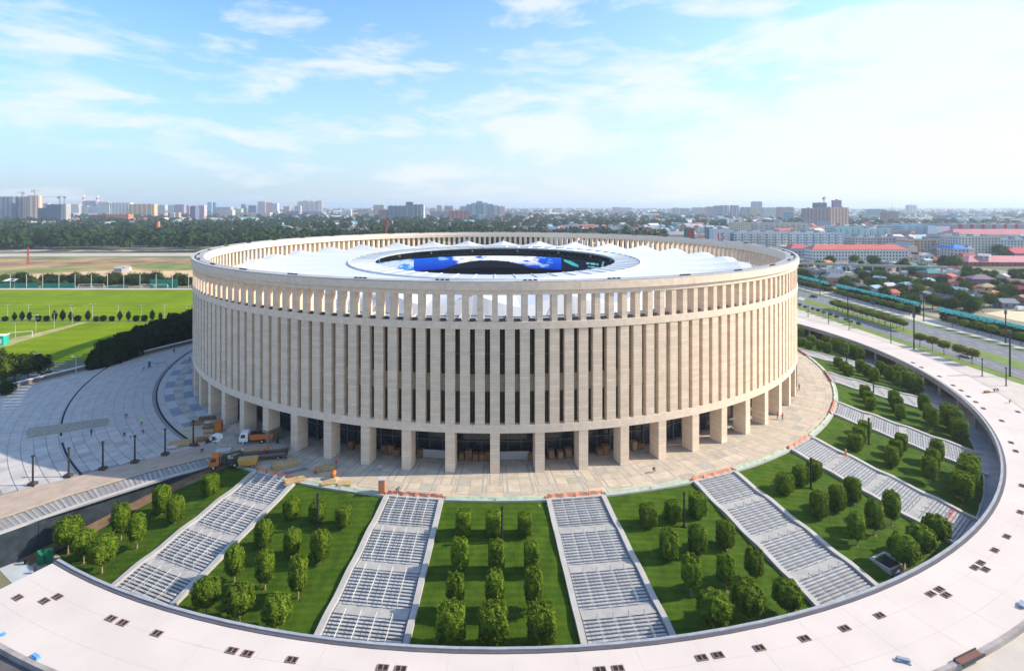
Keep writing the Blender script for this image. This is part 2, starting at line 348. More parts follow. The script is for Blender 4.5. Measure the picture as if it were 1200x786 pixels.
while r < 158:
    rw = 2.1; da = 2.6/r*57.3; n = int(66/da)
    for k in range(n):
        a = -96+(k+(.5 if ring % 2 else 0))*da
        x, y = pol(r+rw/2, a)
        if a < -31 and inside_left(x, y) and not (127.6 < r+rw/2 < 128.4): lst.append((Vector((x, y, 0)), r, rw, da, a, ring))
    r += rw; ring += 1
lst.sort(key=lambda q: (q[0]-Vector((-85, -95, 0))).length)
for i, (p, r, rw, da, a, ring) in enumerate(lst):
    if i < 125:
        if ('l', ring) not in cache: cache['l', ring] = slab_mesh(r, r+rw, da, M['pave'], 0, .05)
        ob('paving_slab', cache['l', ring], plaza, rz=R_(a))
    else:
        mb = rest.setdefault('pave', MB()); ga = .06/r*57.3; mb.arc(r+.035, r+rw-.035, a-da/2+ga, a+da/2-ga, -.075, rnd.uniform(-.004, .004), 1)
for k, mb in rest.items(): tag(ob('outer_paving', mb.mesh('outer_paving', M[k]), plaza), kind='stuff')
for r, a0, a1 in ((108.45, -98, -36), (127.8, -77.5, -49.5), (127.8, -47.5, -38.2)):
    b = MB(); b.arc(r, r+.42, a0, a1, -.07, .012, 40); ob('drain_slot', b.mesh('drain_slot', M['dark']), plaza)
# gravel infill wedge
b = MB(); q = [(-107.3, -80.2), (-103.9, -84.3), (-91.0, -77.5), (-93.6, -73.6)]
b.poly([(q[0][0], q[0][1], .55), (q[1][0], q[1][1], .06), (q[2][0], q[2][1], .03), (q[3][0], q[3][1], .25)]); b.poly([(q[0][0], q[0][1], 0), (q[1][0], q[1][1], 0), (q[1][0], q[1][1], .06), (q[0][0], q[0][1], .55)]); b.poly([(q[3][0], q[3][1], 0), (q[0][0], q[0][1], 0), (q[0][0], q[0][1], .55), (q[3][0], q[3][1], .25)])
tag(ob('gravel_bed', b.mesh('gravel_bed', M['gravel'])), kind='stuff')
# parapet along the far side
par = empty('parapet_wall', (-130, -40, 0), 0, 'long low wall with white coping along the far side of the left plaza', 'wall')
def seg_wall(name, pts, w, z0, z1, m, parent, off=0, origin=(0, 0, 0), pieces=True, gap=.03):
    for (x0, y0), (x1, y1) in zip(pts[:-1], pts[1:]):
        d = Vector((x1-x0, y1-y0, 0)); Ln = d.length; d.normalize(); n = Vector((-d.y, d.x, 0)); k = max(1, int(Ln/4.5)) if pieces else 1
        for i in range(k):
            a = Vector((x0, y0, 0))+d*(Ln*i/k+gap)+n*off; c = Vector((x0, y0, 0))+d*(Ln*(i+1)/k-gap)+n*off
            b = MB(); o = Vector(origin); P = [a-n*w/2-o, c-n*w/2-o, c+n*w/2-o, a+n*w/2-o]; b.prism([(p.x, p.y) for p in P], z0, z1)
            ob(name, b.mesh(name, m), parent)
PL = [(-175, -142)]+PARA[:-1]+[(-105, 16)]
seg_wall('wall_block', PL, .5, -1.6, 1.1, mat('dark_wall_block', (.16, .15, .14), .9), par, origin=(-130, -40, 0))
seg_wall('coping', PL, .95, 1.103, 1.35, mat('white_coping', (.58, .57, .55), .7, .05), par, origin=(-130, -40, 0))
b = MB()
for (x0, y0), (x1, y1) in zip(PL[:-1], PL[1:]):
    d = Vector((x1-x0, y1-y0)).normalized(); n = Vector((d.y, -d.x))
    b.quad((x0+n.x*.3, y0+n.y*.3, .008), (x0+n.x*2.6, y0+n.y*2.6, .008), (x1+n.x*2.6, y1+n.y*2.6, .008), (x1+n.x*.3, y1+n.y*.3, .008))
ob('edge_strip', b.mesh('edge_strip', mat('edge_strip_brown', (.36, .30, .26), .9)), plaza)

# track, slatted strip and retaining wall on the left
RW = [(-50.0, -91.3), (-54.6, -95.3), (-64, -102.6), (-72, -110.9), (-78.5, -119), (-89, -134)]
SI = [(-47.5, -88.6), (-57.6, -92.4), (-66.8, -99.2), (-75.8, -108.0), (-82.6, -116.6), (-93.5, -132)]   # inner edge of the slatted strip
TR = [(-52, -82), (-63.0, -88.0), (-73.2, -96.0), (-84.4, -104.9), (-99, -117), (-122, -136)]
b = MB()
for i in range(5): b.quad((*TR[i], .02), (*SI[i], .02), (*SI[i+1], .02), (*TR[i+1], .02))
tag(ob('track', b.mesh('track', M['gravelroad'])), kind='structure')
rwall = empty('retaining_wall', (-64, -103, 0), 0, 'dark membrane covered retaining wall dropping beside the leftmost lawn', 'wall')
o0 = (-64, -103, 0)
seg_wall('wall_panel', RW, .5, -7.2, -.25, M['memb_black'], rwall, origin=o0)
seg_wall('coping', RW, .7, -.245, .03, M['conc_lt'], rwall, origin=o0, gap=.01)
sw = empty('slatted_strip', (-64, -103, 0), 0, 'strip of dark slots and pale bars between the brown track and the retaining wall', 'grating')
b = MB()
for i in range(5):
    b.quad((SI[i][0]+64, SI[i][1]+103, -.30), (RW[i][0]+64-.3, RW[i][1]+103+.3, -.30), (RW[i+1][0]+64-.3, RW[i+1][1]+103+.3, -.30), (SI[i+1][0]+64, SI[i+1][1]+103, -.30))
ob('slot_floor', b.mesh('slot_floor', mat('slot_floor', (.06, .05, .06), .9)), sw)
for i in range(5):
    a0, a1, c0, c1 = (Vector((*p, 0)) for p in (SI[i], SI[i+1], RW[i], RW[i+1]))
    k = max(2, int((a1-a0).length/.78))
    for j in range(k):
        t = (j+.5)/k; p = a0.lerp(a1, t); q = c0.lerp(c1, t); d = (q-p); Ln = d.length
        bb = MB(); bb.box(.1, -.17, -.28, Ln-.4, .17, -.03+rnd.uniform(-.03, .02)); s = ob('bar', bb.mesh('bar', mat('pale_bar', (.34, .31, .29), .8, rand=.2)), sw, p-Vector(o0), math.atan2(d.y, d.x)+rnd.uniform(-.03, .03))
b = MB()
for i in range(5):
    d = .35; b.quad((SI[i][0]-d, SI[i][1]+d, .05), (SI[i][0]+.1, SI[i][1]-.1, .05), (SI[i+1][0]+.1, SI[i+1][1]-.1, .05), (SI[i+1][0]-d, SI[i+1][1]+d, .05))
o = ob('timber_edge', b.mesh('timber_edge', M['sand']), sw); o.location = (64, 103, 0)
# debris slope and low ground at the foot of the wall
b = MB()
for i in range(1, 5):
    x0, y0 = RW[i]; x1, y1 = RW[i+1]; z0 = -max(.3, (math.hypot(x0, y0)-109.5)*.21); z1 = -max(.3, min(6.3, (math.hypot(x1, y1)-109.5)*.21))
    b.quad((x0+.3, y0-.1, z0+.5), (x0+2.0, y0-.9, z0-.05), (x1+2.4, y1-.9, z1-.05), (x1+.3, y1-.1, z1+.5))
tag(ob('soil_bank', b.mesh('soil_bank', M['soil'])), kind='structure')

# ------------------------------------------------------------------ lawns and staircases
def zl(r): return -.25-max(0, (r-109.8))/26.6*5.85
LAWNN = {-2: 'leftmost lawn beside the retaining wall', -1: 'lawn left of the central lawn', 0: 'central lawn', 1: 'lawn right of the central lawn', 2: 'second lawn right of the central lawn', 3: 'third lawn right of the central lawn', 4: 'fourth lawn right of the central lawn', 5: 'fifth lawn right of the central lawn', 6: 'sixth lawn right of the central lawn', 7: 'seventh lawn right of the central lawn', 8: 'eighth lawn right of the central lawn'}
for k in range(-2, 9):
    a0, a1 = 15*k-5.05, 15*k+5.05
    if k == -2: a0 = -33.6
    b = MB(); nr, na = 22, 14
    for i in range(nr):
        for j in range(na):
            def P(i, j):
                r = 109.7+(137-109.7)*i/nr; lo = a0
                if k == -2:
                    lo = max(a0, -30.2-(r-109.7)*.135)
                a = lo+(a1-lo)*j/na
                z = zl(r)+.10*noise.noise(Vector((r*.25, a*.5, k)))
                return (*pol(r, a), z)
            b.quad(P(i, j), P(i, j+1), P(i+1, j+1), P(i+1, j))
    o = ob('lawn', b.mesh('lawn', M['grass'], True)); tag(o, LAWNN[k], kind='structure')
    b = MB(); b.arc(137, 137.25, a0, a1, -7.2, -5.95, 6); ob('lawn_kerb', b.mesh('lawn_kerb', M['conc_lt']), o)

NF, NS, RUN, LAND = 4, 11, .485, 1.75
prof = []      # (r, z, flight, is_step)
r, z = 110.0, 0.0
DZ = 6.0/(NF*NS)
steps = []; flights = []; lands = []
for f in range(NF):
    r0, z0 = r, z
    for s in range(NS): z -= DZ; steps.append((r, z, f)); r += RUN
    flights.append((r0, z0, r, z))
    if f < NF-1: lands.append((r, z)); r += LAND
REND = r
def zst(rq):
    for (r0, z0, r1, z1) in flights:
        if rq <= r0: return z0
        if rq <= r1: return z0+(z1-z0)*(rq-r0)/(r1-r0)
    return flights[-1][3]
HW = 2.30
step_me, land_me, curb_me, rail_me, base_me, post_me = [], [], [], [], None, None
for r0, z0, f in steps:
    w = 2*r0*math.tan(R_(HW)); b = MB(); b.box(-w/2, -(r0+RUN*.70), z0-.09, w/2, -r0, z0); step_me.append(b.mesh('step', M['step']))
for r0, z0 in lands:
    b = MB(); b.arc(r0+.02, r0+LAND-.03, -HW, HW, z0-.12, z0+.004, 6); land_me.append(b.mesh('landing', mat('landing_stone', (.36, .35, .33), .8, .1, .8)))
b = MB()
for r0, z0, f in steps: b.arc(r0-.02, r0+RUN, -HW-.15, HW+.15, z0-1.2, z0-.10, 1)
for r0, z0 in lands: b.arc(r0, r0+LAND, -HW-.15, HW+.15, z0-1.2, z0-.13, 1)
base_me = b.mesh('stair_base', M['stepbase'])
for s in (-1, 1):
    b = MB(); n = 54; rs = [109.8+(REND+1.2-109.8)*i/n for i in range(n+1)]
    for i in range(n):
        q = []
        for rq in (rs[i], rs[i+1]):
            zz = (zst(rq)+zst(rq-.6)+zst(rq+.6)+zst(rq-1.1)+zst(rq+1.1))/5+.32; w = .42
            ac = s*(HW+.28); da = w/rq*57.3
            q.append(((*pol(rq, ac-da), zz), (*pol(rq, ac+da), zz), (*pol(rq, ac-da), zz-1.8), (*pol(rq, ac+da), zz-1.8)))
        A, B = q
        b.quad(A[0], A[1], B[1], B[0]); b.quad(A[1], A[3], B[3], B[1]); b.quad(A[2], A[0], B[0], B[2])
    A = q[1]; b.quad(A[0], A[1], A[3], A[2]); curb_me.append(b.mesh('side_kerb', M['conc_lt']))
for (r0, z0, r1, z1) in flights:
    b = MB(); A = Vector((0, -r0-.1, z0+.85)); B = Vector((0, -r1+.1, z1+.85))
    b.tube(A, B, .04, 5); b.tube(A, A-Vector((0, 0, .95)), .05, 5); b.tube(B, B-Vector((0, 0, .85)), .05, 5); b.tube((A+B)/2, (A+B)/2-Vector((0, 0, 1.0)), .04, 4)
    b.tube(A-Vector((0, 0, .4)), B-Vector((0, 0, .4)), .025, 4)
    rail_me.append(b.mesh('handrail', M['rail']))
STN = {-22.5: 'second staircase to the left of the central lawn', -7.5: 'first staircase to the left of the central lawn'}
for i in range(8): STN[7.5+15*i] = ORD[i]+' staircase to the right of the central lawn'
for a, lab in STN.items():
    st = empty('staircase', (0, 0, 0), R_(a), lab+', pale granite with handrails', 'staircase', 'staircases falling from the stadium plaza')
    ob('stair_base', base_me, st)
    for me in curb_me: ob('side_kerb', me, st)
    for me in step_me: ob('step', me, st)
    for me in land_me: ob('landing', me, st)
    for da in (-1.45, -.48, .48, 1.45):
        for me in rail_me: ob('handrail', me, st, rz=R_(da))

# ------------------------------------------------------------------ stadium
st = empty('stadium', (0, 0, 0), 0, 'round stadium of pale travertine fins with a white membrane roof', 'stadium')
def ringparts(name, n, r0, r1, z0, z1, m, gap=.02, seg=6, a_off=0, parent=st):
    da = 360/n; g = gap/r1*57.3; b = MB(); b.arc(r0, r1, -da/2+g, da/2-g, z0, z1, seg); me = b.mesh(name, m)
    for k in range(n): ob(name, me, parent, rz=R_(k*da+a_off))
# ground colonnade
b = MB(); b.box(-.92, -100, -.02, .92, -97.0, 7.7); me = b.mesh('column', M['stone'])
for k in range(72): ob('column', me, st, rz=R_(k*5))
ringparts('lower_band', 36, 97.0, 100.05, 7.702, 9.25, M['stone_plain'], seg=8, a_off=2.5)
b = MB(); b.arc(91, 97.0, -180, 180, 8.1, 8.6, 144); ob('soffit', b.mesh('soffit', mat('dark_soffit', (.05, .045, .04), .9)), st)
# lobby wall behind the columns
b = MB(); b.arc(92.6, 93.0, -180, 180, -.05, 8.1, 144); ob('lobby_glazing', b.mesh('lobby_glazing', M['glass2']), st)
b = MB(); b.box(-3.95, -93.25, 5.3, 3.95, -93.03, 5.5); b.box(-3.95, -93.25, 3.2, 3.95, -93.05, 3.3); b.box(-4.0, -93.35, 0, -3.85, -93.03, 8); b.box(-1.4, -93.2, 0, -1.3, -93.03, 5.3); b.box(1.3, -93.2, 0, 1.4, -93.03, 5.3)
mull = b.mesh('lobby_frame', mat('lobby_frame', (.16, .17, .18), .5))
b = MB(); b.box(-2.6, -94.4, .0, 2.6, -94.0, 1.7); hoard = b.mesh('hoarding', M['conc_lt'])
for k in range(72):
    ob('lobby_frame', mull, st, rz=R_(k*5+2.5))
# lower fins
b = MB(); b.box(-.94, -100, 9.252, .94, -97.9, 27.75)
for i in range(5): x = -.97+.36*i+.06; 
me = b.mesh('fin', M['stone'])
for k in range(216): ob('fin', me, st, rz=R_(k*DA))
# window strips between the fins: lower pane, louvred spandrel, tall upper pane
hw = 98.6*math.sin(R_(DA/2))
def strip(nm, z0, z1, r, m, extra=None):
    b = MB(); b.box(-hw+.55, -r, z0, hw-.55, -r+.12, z1)
    if extra: extra(b)
    return b.mesh(nm, m)
w1 = strip('lower_window', 9.26, 15.25, 98.7, M['glass']); w3 = strip('upper_window', 18.7, 27.74, 98.7, M['glass'])
def slats(b):
    b.box(-.30, -98.98, 15.5, -.22, -98.86, 18.65); b.box(.22, -98.98, 15.5, .30, -98.86, 18.65); b.box(-.04, -98.98, 15.5, .04, -98.86, 18.65)
w2 = strip('spandrel_panel', 15.26, 18.69, 98.85, M['spandrel'], slats)
b = MB(); b.box(-.5, -99.0, 15.25, .5, -98.72, 15.42); b.box(-.5, -98.95, 22.6, .5, -98.72, 22.75); b.box(-.03, -98.85, 9.3, .03, -98.71, 15.2); b.box(-.03, -98.85, 18.7, .03, -98.71, 27.7); wf = b.mesh('window_frame', mat('bronze_frame', (.13, .10, .07), .4))
for k in range(216):
    a = R_(k*DA+DA/2); q = ob('window_strip', w1, st, rz=a); ob('upper_window', w3, q); ob('spandrel_panel', w2, q); ob('window_frame', wf, q)
# inner drum wall behind the fins so no daylight leaks through
b = MB(); b.arc(97.2, 97.5, -180, 180, 8.6, 28.0, 144); ob('drum_wall', b.mesh('drum_wall', M['stone_plain']), st)
ringparts('middle_band', 36, 96.8, 100.12, 27.752, 29.15, M['stone_plain'], seg=8)
b = MB(); b.box(-.56, -99.98, 29.152, .56, -98.0, 34.35); me = b.mesh('upper_pier', M['stone'])
for k in range(216): ob('upper_pier', me, st, rz=R_(k*DA))
b = MB(); b.box(-.6, -99.4, 29.15, .6, -98.9, 29.62); b.box(-.45, -99.9, 29.15, .15, -99.5, 29.45); sill = b.mesh('floodlight', mat('floodlight_grey', (.10, .085, .07), .6))
for k in range(216): ob('floodlight', sill, st, rz=R_(k*DA+DA/2))
ringparts('upper_band', 24, 97.3, 100.12, 34.352, 35.3, M['stone_plain'], seg=10)
ringparts('cornice', 24, 97.1, 100.5, 35.302, 36.75, M['stone_plain'], gap=.03, seg=10, a_off=2)
b = MB(); b.arc(99.1, 99.62, -180, 180, 36.70, 36.80, 180); ob('rim_gutter', b.mesh('rim_gutter', mat('gutter_dark', (.05, .055, .06), .6)), st)
ringparts('rim_coping', 72, 99.64, 100.42, 36.752, 36.98, M['conc_lt'], gap=.05, seg=3)
ringparts('rim_walkway', 72, 97.2, 99.08, 36.752, 36.86, mat('walkway_grey', (.33, .33, .32), .7, rand=.08), gap=.04, seg=3)
b = MB()
for x in (-1.0, 0, 1.0): b.box(x-.32, -98.95, 36.86, x+.32, -98.55, 37.15)
b.box(-1.5, -98.8, 36.86, 1.5, -98.7, 36.95)
me = b.mesh('rim_lamp', M['black'])
for k in range(36): ob('rim_lamp', me, st, rz=R_(k*10+4))
# terrace floor inside the upper openings
ringparts('terrace_panel', 120, 89.0, 97.25, 27.9, 28.35, M['greyroof'], gap=.06, seg=2)
b = MB(); b.box(-.12, -97, 28.35, .12, -89.5, 28.75); me = b.mesh('terrace_rib', M['steel'])
for k in range(120): ob('terrace_rib', me, st, rz=R_(k*3+1.5))
# membrane roof: 28 tented bays
NB = 28; DB = 360/NB
def rin(a):   # elliptical inner edge of the membrane
    a = R_(a); return 52.5*58.5/math.sqrt((58.5*math.sin(a))**2+(52.5*math.cos(a))**2)
def rope(a):
    a = R_(a); return 44.2*50.5/math.sqrt((50.5*math.sin(a))**2+(44.2*math.cos(a))**2)
for k in range(NB):
    b = MB(); nt_, nr_ = 12, 10; ph = -3+k*DB
    def P(i, j):
        t = -1+2*j/nt_; a = ph+t*DB/2; tent = max(0, 1-abs(t))**1.35; s = i/nr_
        ro = 90.5-1.5*(1-abs(t)); ri = rin(a)
        if s < .12:
            q = s/.12; r = ro+1.6-(1.6+3.0)*q*(.4+.6*tent); z = 28.5+(30.4+3.1*tent-28.5)*q
            r = ro+1.5-2.5*q
        else:
            q = (s-.12)/.88; r = (ro-1.0)+(ri-(ro-1.0))*q; z = (30.4+3.1*tent*(1-q)**1.6)*(1-q)+31.6*q
        return (*pol(r, a), z)
    for i in range(nr_):
        for j in range(nt_): b.quad(P(i, j), P(i, j+1), P(i+1, j+1), P(i+1, j))
    ob('roof_membrane', b.mesh('roof_membrane', M['membrane'], True), st)
    a = ph; b = MB(); p = pol(89, a); q = pol(96.6, a); b.tube((*p, 33.3), (*q, 28.5), .09, 4); b.tube((*pol(88.5, a), 28.4), (*pol(88.5, a), 33.6), .16, 5); ob('mast', b.mesh('mast', M['steel']), st)
# grey panel ring round the opening
for k in range(60):
    b = MB(); g = .08
    for j in range(2):
        a0 = k*6+j*3+(g if j == 0 else 0); a1 = k*6+j*3+3-(g if j else 0)
        o0, o1, i0, i1 = rin(a0)+.3, rin(a1)+.3, rope(a0), rope(a1)
        b.quad((*pol(o0, a0), 31.75), (*pol(o1, a1), 31.75), (*pol(i1, a1), 31.95), (*pol(i0, a0), 31.95))
        b.quad((*pol(i0, a0), 31.95), (*pol(i1, a1), 31.95), (*pol(i1, a1), 31.35), (*pol(i0, a0), 31.35))
    ob('ring_panel', b.mesh('ring_panel', M['ring']), st)
b = MB()
for k in range(60):
    a = k*6; o, i = rin(a)+.5, rope(a)-.1
    T = Matrix.Rotation(R_(a), 4, 'Z'); b.box(-.11, -o, 31.8, .11, -i, 32.12, T=T)
ob('ring_rib', b.mesh('ring_rib', M['white']), st)
b = MB()
for k in range(120):
    a, c = k*3, k*3+3; o, p = rin(a)+.9, rin(c)+.9
    for (r0, r1, z) in ((0, .5, 32.1),): b.quad((*pol(o, a), z), (*pol(p, c), z), (*pol(p-r1, c), z), (*pol(o-r1, a), z)); b.quad((*pol(o, a), 31.2), (*pol(p, c), 31.2), (*pol(p, c), z), (*pol(o, a), z))
ob('ring_upstand', b.mesh('ring_upstand', M['white']), st)
# truss ring under the lip
b = MB()
for k in range(90):
    a, c = k*4, k*4+4
    A, C, B, D = (*pol(rope(a)+.6, a), 31.3), (*pol(rope(c)+.6, c), 31.3), (*pol(rope(a)+5, a), 28.6), (*pol(rope(c)+5, c), 28.6)
    b.tube(A, C, .22, 4); b.tube(B, D, .22, 4); b.tube(A, B, .12, 4); b.tube(A, D, .10, 4)
    if k % 6 == 0: q = pol(rope(a)+1.2, a); b.box(q[0]-.35, q[1]-.35, 30.0, q[0]+.35, q[1]+.35, 30.7, 1)
ob('truss', b.mesh('truss', [mat('truss_steel', (.12, .12, .10), .6), M['steel']]), st)
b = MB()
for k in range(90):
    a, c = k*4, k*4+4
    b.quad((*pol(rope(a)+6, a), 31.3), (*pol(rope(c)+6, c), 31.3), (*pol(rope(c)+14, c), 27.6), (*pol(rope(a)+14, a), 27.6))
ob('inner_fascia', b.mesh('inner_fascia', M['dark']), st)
# wrap-round screen
NA, NZ = 900, 36
b = MB(); cols = []
def scr(a): a = R_(a); return 58*64/math.sqrt((64*math.sin(a))**2+(58*math.cos(a))**2)
def pix(a, v):      # a = angle, 180 is the far side, increasing a moves left in the picture; v = 0 bottom .. 1 top
    x = 180-a                       # degrees right of the far centre
    n = noise.fractal(Vector((x*.10, v*2.0, 3.3)), .9, 2.2, 5)
    n2 = noise.fractal(Vector((x*.25, v*5.0, 9.3)), .9, 2.2, 4)
    w_ = lambda t: max(0.0, min(1.0, t*4+.5)); mx_ = lambda c, d, t: tuple(p*(1-t)+q*t for p, q in zip(c, d))
    hill = .62-(abs(x+3)/22)**2.2*.75+.06*noise.noise(Vector((x*.9, 0, 1)))+.03*noise.noise(Vector((x*4, 0, 5)))
    if x < -58: base = mx_((.01, .12, .75), (.25, .55, .85), w_(n-.12))
    elif x < -38: base = mx_((.02, .30, .80), (.62, .74, .95), w_(n+.25*math.cos((x+48)/6)))
    elif x < 31:
        blue = (.012, .03, .62) if v < .5 else (.02, .07, .85)
        base = blue
        blue = mx_((.002, .03, .48), (.01, .14, .85), v); base = mx_(blue, (.25, .50, .98), w_(n+n2*.5-.22)*(1 if -26 < x < 27 else 0)); e_ = min(1, max(0, (19.5-abs(x-1.5)+6*n)/2)); base = mx_(base, (.90, .94, 1.0), e_*w_(v-.35-.2*n)*w_(n2+.45))
        if v < hill: base = (.004, .005, .02)
    elif x < 60:
        base = (.004, .008, .035)
        if 32 < x < 40 and abs(v-.62+(x-36)*.05) < .16-.02*abs(x-36): base = (.05, .48, .50)
        if 44 < x < 51 and (.68 < v < .80 or (45 < x and .42 < v < .52) or .20 < v < .28) and math.sin(x*7) > -.6: base = (.22, .55, .62)
        if abs(x-53.2-(v-.5)*1.8) < .45: base = (.12, .50, .45)
    elif x < 100: base = (.01, .16, .60)
    else: base = (.01, .06, .40)
    return base
for k in range(NA):
    for i in range(NZ):
        a, c = k*360/NA, (k+1)*360/NA; z0, z1 = 20.9+5.9*i/NZ, 20.9+5.9*(i+1)/NZ
        b.quad((*pol(scr(a), a), z0), (*pol(scr(c), c), z0), (*pol(scr(c), c), z1), (*pol(scr(a), a), z1)); cols.append(pix(a, (i+.5)/NZ))
me = b.mesh('video_screen', [])
ca = me.color_attributes.new('img', 'FLOAT_COLOR', 'CORNER'); arr = np.ones((len(cols), 4, 4), np.float32); arr[:, :, :3] = np.array(cols)[:, None, :]; ca.data.foreach_set('color', arr.ravel())
m = bpy.data.materials.new('screen_image'); m.use_nodes = True; t = m.node_tree; bs = t.nodes['Principled BSDF']; at_ = t.nodes.new('ShaderNodeAttribute'); at_.attribute_name = 'img'
bs.inputs['Base Color'].default_value = (.01, .01, .01, 1); t.links.new(at_.outputs['Color'], bs.inputs['Emission Color']); bs.inputs['Emission Strength'].default_value = .42
me.materials.clear(); me.materials.append(m); ob('video_screen', me, st)
# bowl: stepped seating, dark
b = MB()
for (r0, r1, z0, z1, ns) in ((62, 88, 13.5, 27.0, 14), (44, 62, 1.5, 11.5, 14)):
    for s in range(ns):
        ra, rb, za, zb = r0+(r1-r0)*s/ns, r0+(r1-r0)*(s+1)/ns, z0+(z1-z0)*s/ns, z0+(z1-z0)*(s+1)/ns
        for k in range(72):
            a, c = k*5, k*5+5; b.quad((*pol(ra, a), zb), (*pol(ra, c), zb), (*pol(rb, c), zb), (*pol(rb, a), zb)); b.quad((*pol(ra, a), za), (*pol(ra, c), za), (*pol(ra, c), zb), (*pol(ra, a), zb))
ob('seating_bowl', b.mesh('seating_bowl', mat('dark_seats', (.02, .022, .03), .7, .4, 1.5)), st)
b = MB(); b.poly([(*pol(44, k*6), .02) for k in range(60)]); ob('playing_field', b.mesh('playing_field', M['field']), st)

# ------------------------------------------------------------------ foliage
def leaf_mesh(name, nl, rad, size, seed, ex=2.0, shell=.55, mats=None, trunk=None, core=.72, cz=0, lump=.18, squash=1):
    rg = np.random.default_rng(seed)
    d = rg.normal(size=(nl, 3)); d /= np.linalg.norm(d, axis=1)[:, None]
    k = 1/(np.abs(d)**ex).sum(1)**(1/ex)               # superellipsoid radius
    ph = rg.uniform(0, 6.28, 6); fq = rg.uniform(2, 5, 6)
    lumpy = 1+lump*(np.sin(fq[0]*d[:, 0]*2+ph[0])*np.sin(fq[1]*d[:, 1]*2+ph[1])+.6*np.sin(fq[2]*d[:, 2]*3+ph[2])*np.sin(fq[3]*d[:, 0]*3+ph[3]))
    rr = (shell+(1-shell)*rg.random(nl)**.5)*lumpy
    c = d*(k*rr)[:, None]*np.array(rad)+np.array([0, 0, cz])
    nrm = d+rg.normal(size=(nl, 3))*.55; nrm /= np.linalg.norm(nrm, axis=1)[:, None]
    u = np.cross(nrm, rg.normal(size=(nl, 3))); u /= np.linalg.norm(u, axis=1)[:, None]; w = np.cross(nrm, u)
    s = (size*rg.uniform(.6, 1.3, nl))[:, None]
    V = np.stack([c-u*s*.5-w*s*.35, c+u*s*.5-w*s*.2, c+u*s*.35+w*s*.5, c-u*s*.3+w*s*.4], 1).reshape(-1, 3)
    Fq = np.arange(nl*4).reshape(-1, 4)
    vs = [tuple(v) for v in V]; fs = [tuple(f) for f in Fq]
    me = bpy.data.meshes.new(name)
    if core:
        n = len(vs); nu, nv = 10, 7
        for i in range(nv+1):
            t = math.pi*i/nv
            for j in range(nu):
                p = 2*math.pi*j/nu; q = np.array([math.sin(t)*math.cos(p), math.sin(t)*math.sin(p), math.cos(t)]); kk = 1/(np.abs(q)**ex).sum()**(1/ex)
                lq = 1+lump*(math.sin(fq[0]*q[0]*2+ph[0])*math.sin(fq[1]*q[1]*2+ph[1])+.6*math.sin(fq[2]*q[2]*3+ph[2])*math.sin(fq[3]*q[0]*3+ph[3]))
                q = q*kk*core*lq*np.array(rad)+np.array([0, 0, cz]); vs.append(tuple(q))
        for i in range(nv):
            for j in range(nu): jj = (j+1) % nu; fs.append((n+i*nu+j, n+(i+1)*nu+j, n+(i+1)*nu+jj, n+i*nu+jj))
    me.from_pydata(vs, [], fs)
    for m in mats: me.materials.append(m)
    return me
def trunk_mesh(h, r, seed, m, limbs=4, spread=1.0):
    b = MB(); rg = random.Random(seed); p = Vector((0, 0, -.3)); segs = 3
    for i in range(segs):
        q = Vector((rg.uniform(-.04, .04)*h*.4, rg.uniform(-.04, .04)*h*.4, h*(i+1)/segs)); b.tube(p, q, r*(1-.22*i), 6, r2=r*(1-.22*(i+1)), caps=False); p = q
    for i in range(limbs):
        a = 6.28*i/limbs+rg.random(); b.tube(p-Vector((0, 0, h*.12)), p+Vector((math.cos(a)*spread, math.sin(a)*spread, spread*rg.uniform(.6, 1.1))), r*.35, 4, r2=r*.12, caps=False)
    return b.mesh('trunk', m)
def make_tree(name, crown, trunk, cat='tree'):
    r = empty(name, (0, 0, -500)); r['category'] = cat; ob('trunk', trunk, r); ob('crown', crown, r); return r
# clipped garden trees: [row][variant]
T1, T2, T3 = [], [], []
for v in range(3):
    T1.append((leaf_mesh('crown', 3900, (1.18, 1.16, 1.72), .19, 10+v, 9, .86, [M['leafA']], core=.90, cz=2.05, lump=.03), trunk_mesh(1.2, .12, v, M['bark'])))
    T2.append((leaf_mesh('crown', 4400, (1.2, 1.18, 2.2), .20, 20+v, 5.0, .82, [M['leafA']], core=.86, cz=2.7, lump=.06), trunk_mesh(1.4, .12, v+3, M['bark'])))
    T3.append((leaf_mesh('crown', 4400, (1.2, 1.18, 2.25), .21, 30+v, 4.0, .76, [M['leafA']], core=.82, cz=3.65, lump=.10), trunk_mesh(2.2, .13, v+6, M['barkl'])))
T4 = [(leaf_mesh('crown', 6600, (1.82, 1.75, 2.45) if v < 2 else (2.05, 2.0, 2.05), .24, 40+v, 6.0 if v < 2 else 2.5, .70, [M['leafA']], core=.76, cz=3.65 if v < 2 else 3.9, lump=.11), trunk_mesh(3.2, .15, v+9, M['barkl'], 6, 1.3)) for v in range(4)]
SIDE = {0: (1.0, .90), 1: (1.0, .91), 2: (.98, .96), 3: (.93, .93)}
ROWT = {0: T1, 1: T2, 2: T3, 3: T4}
proto = {}
for r_, lst_ in ROWT.items():
    for v, (c, t) in enumerate(lst_): proto[r_, v] = (c, t)
ROWR = [116.7, 123.3, 129.4, 134.7]
ROWD = ['box-clipped tree', 'oval-clipped tree', 'oval tree on a short trunk', 'broad round-topped tree']
POSN = {-1: 'left one', 0: 'middle one', 1: 'right one'}
def short_lawn(k): return {-2: 'leftmost lawn', -1: 'lawn left of centre', 0: 'central lawn', 1: 'lawn right of centre'}.get(k) or ORD[k-1]+' lawn right of centre'
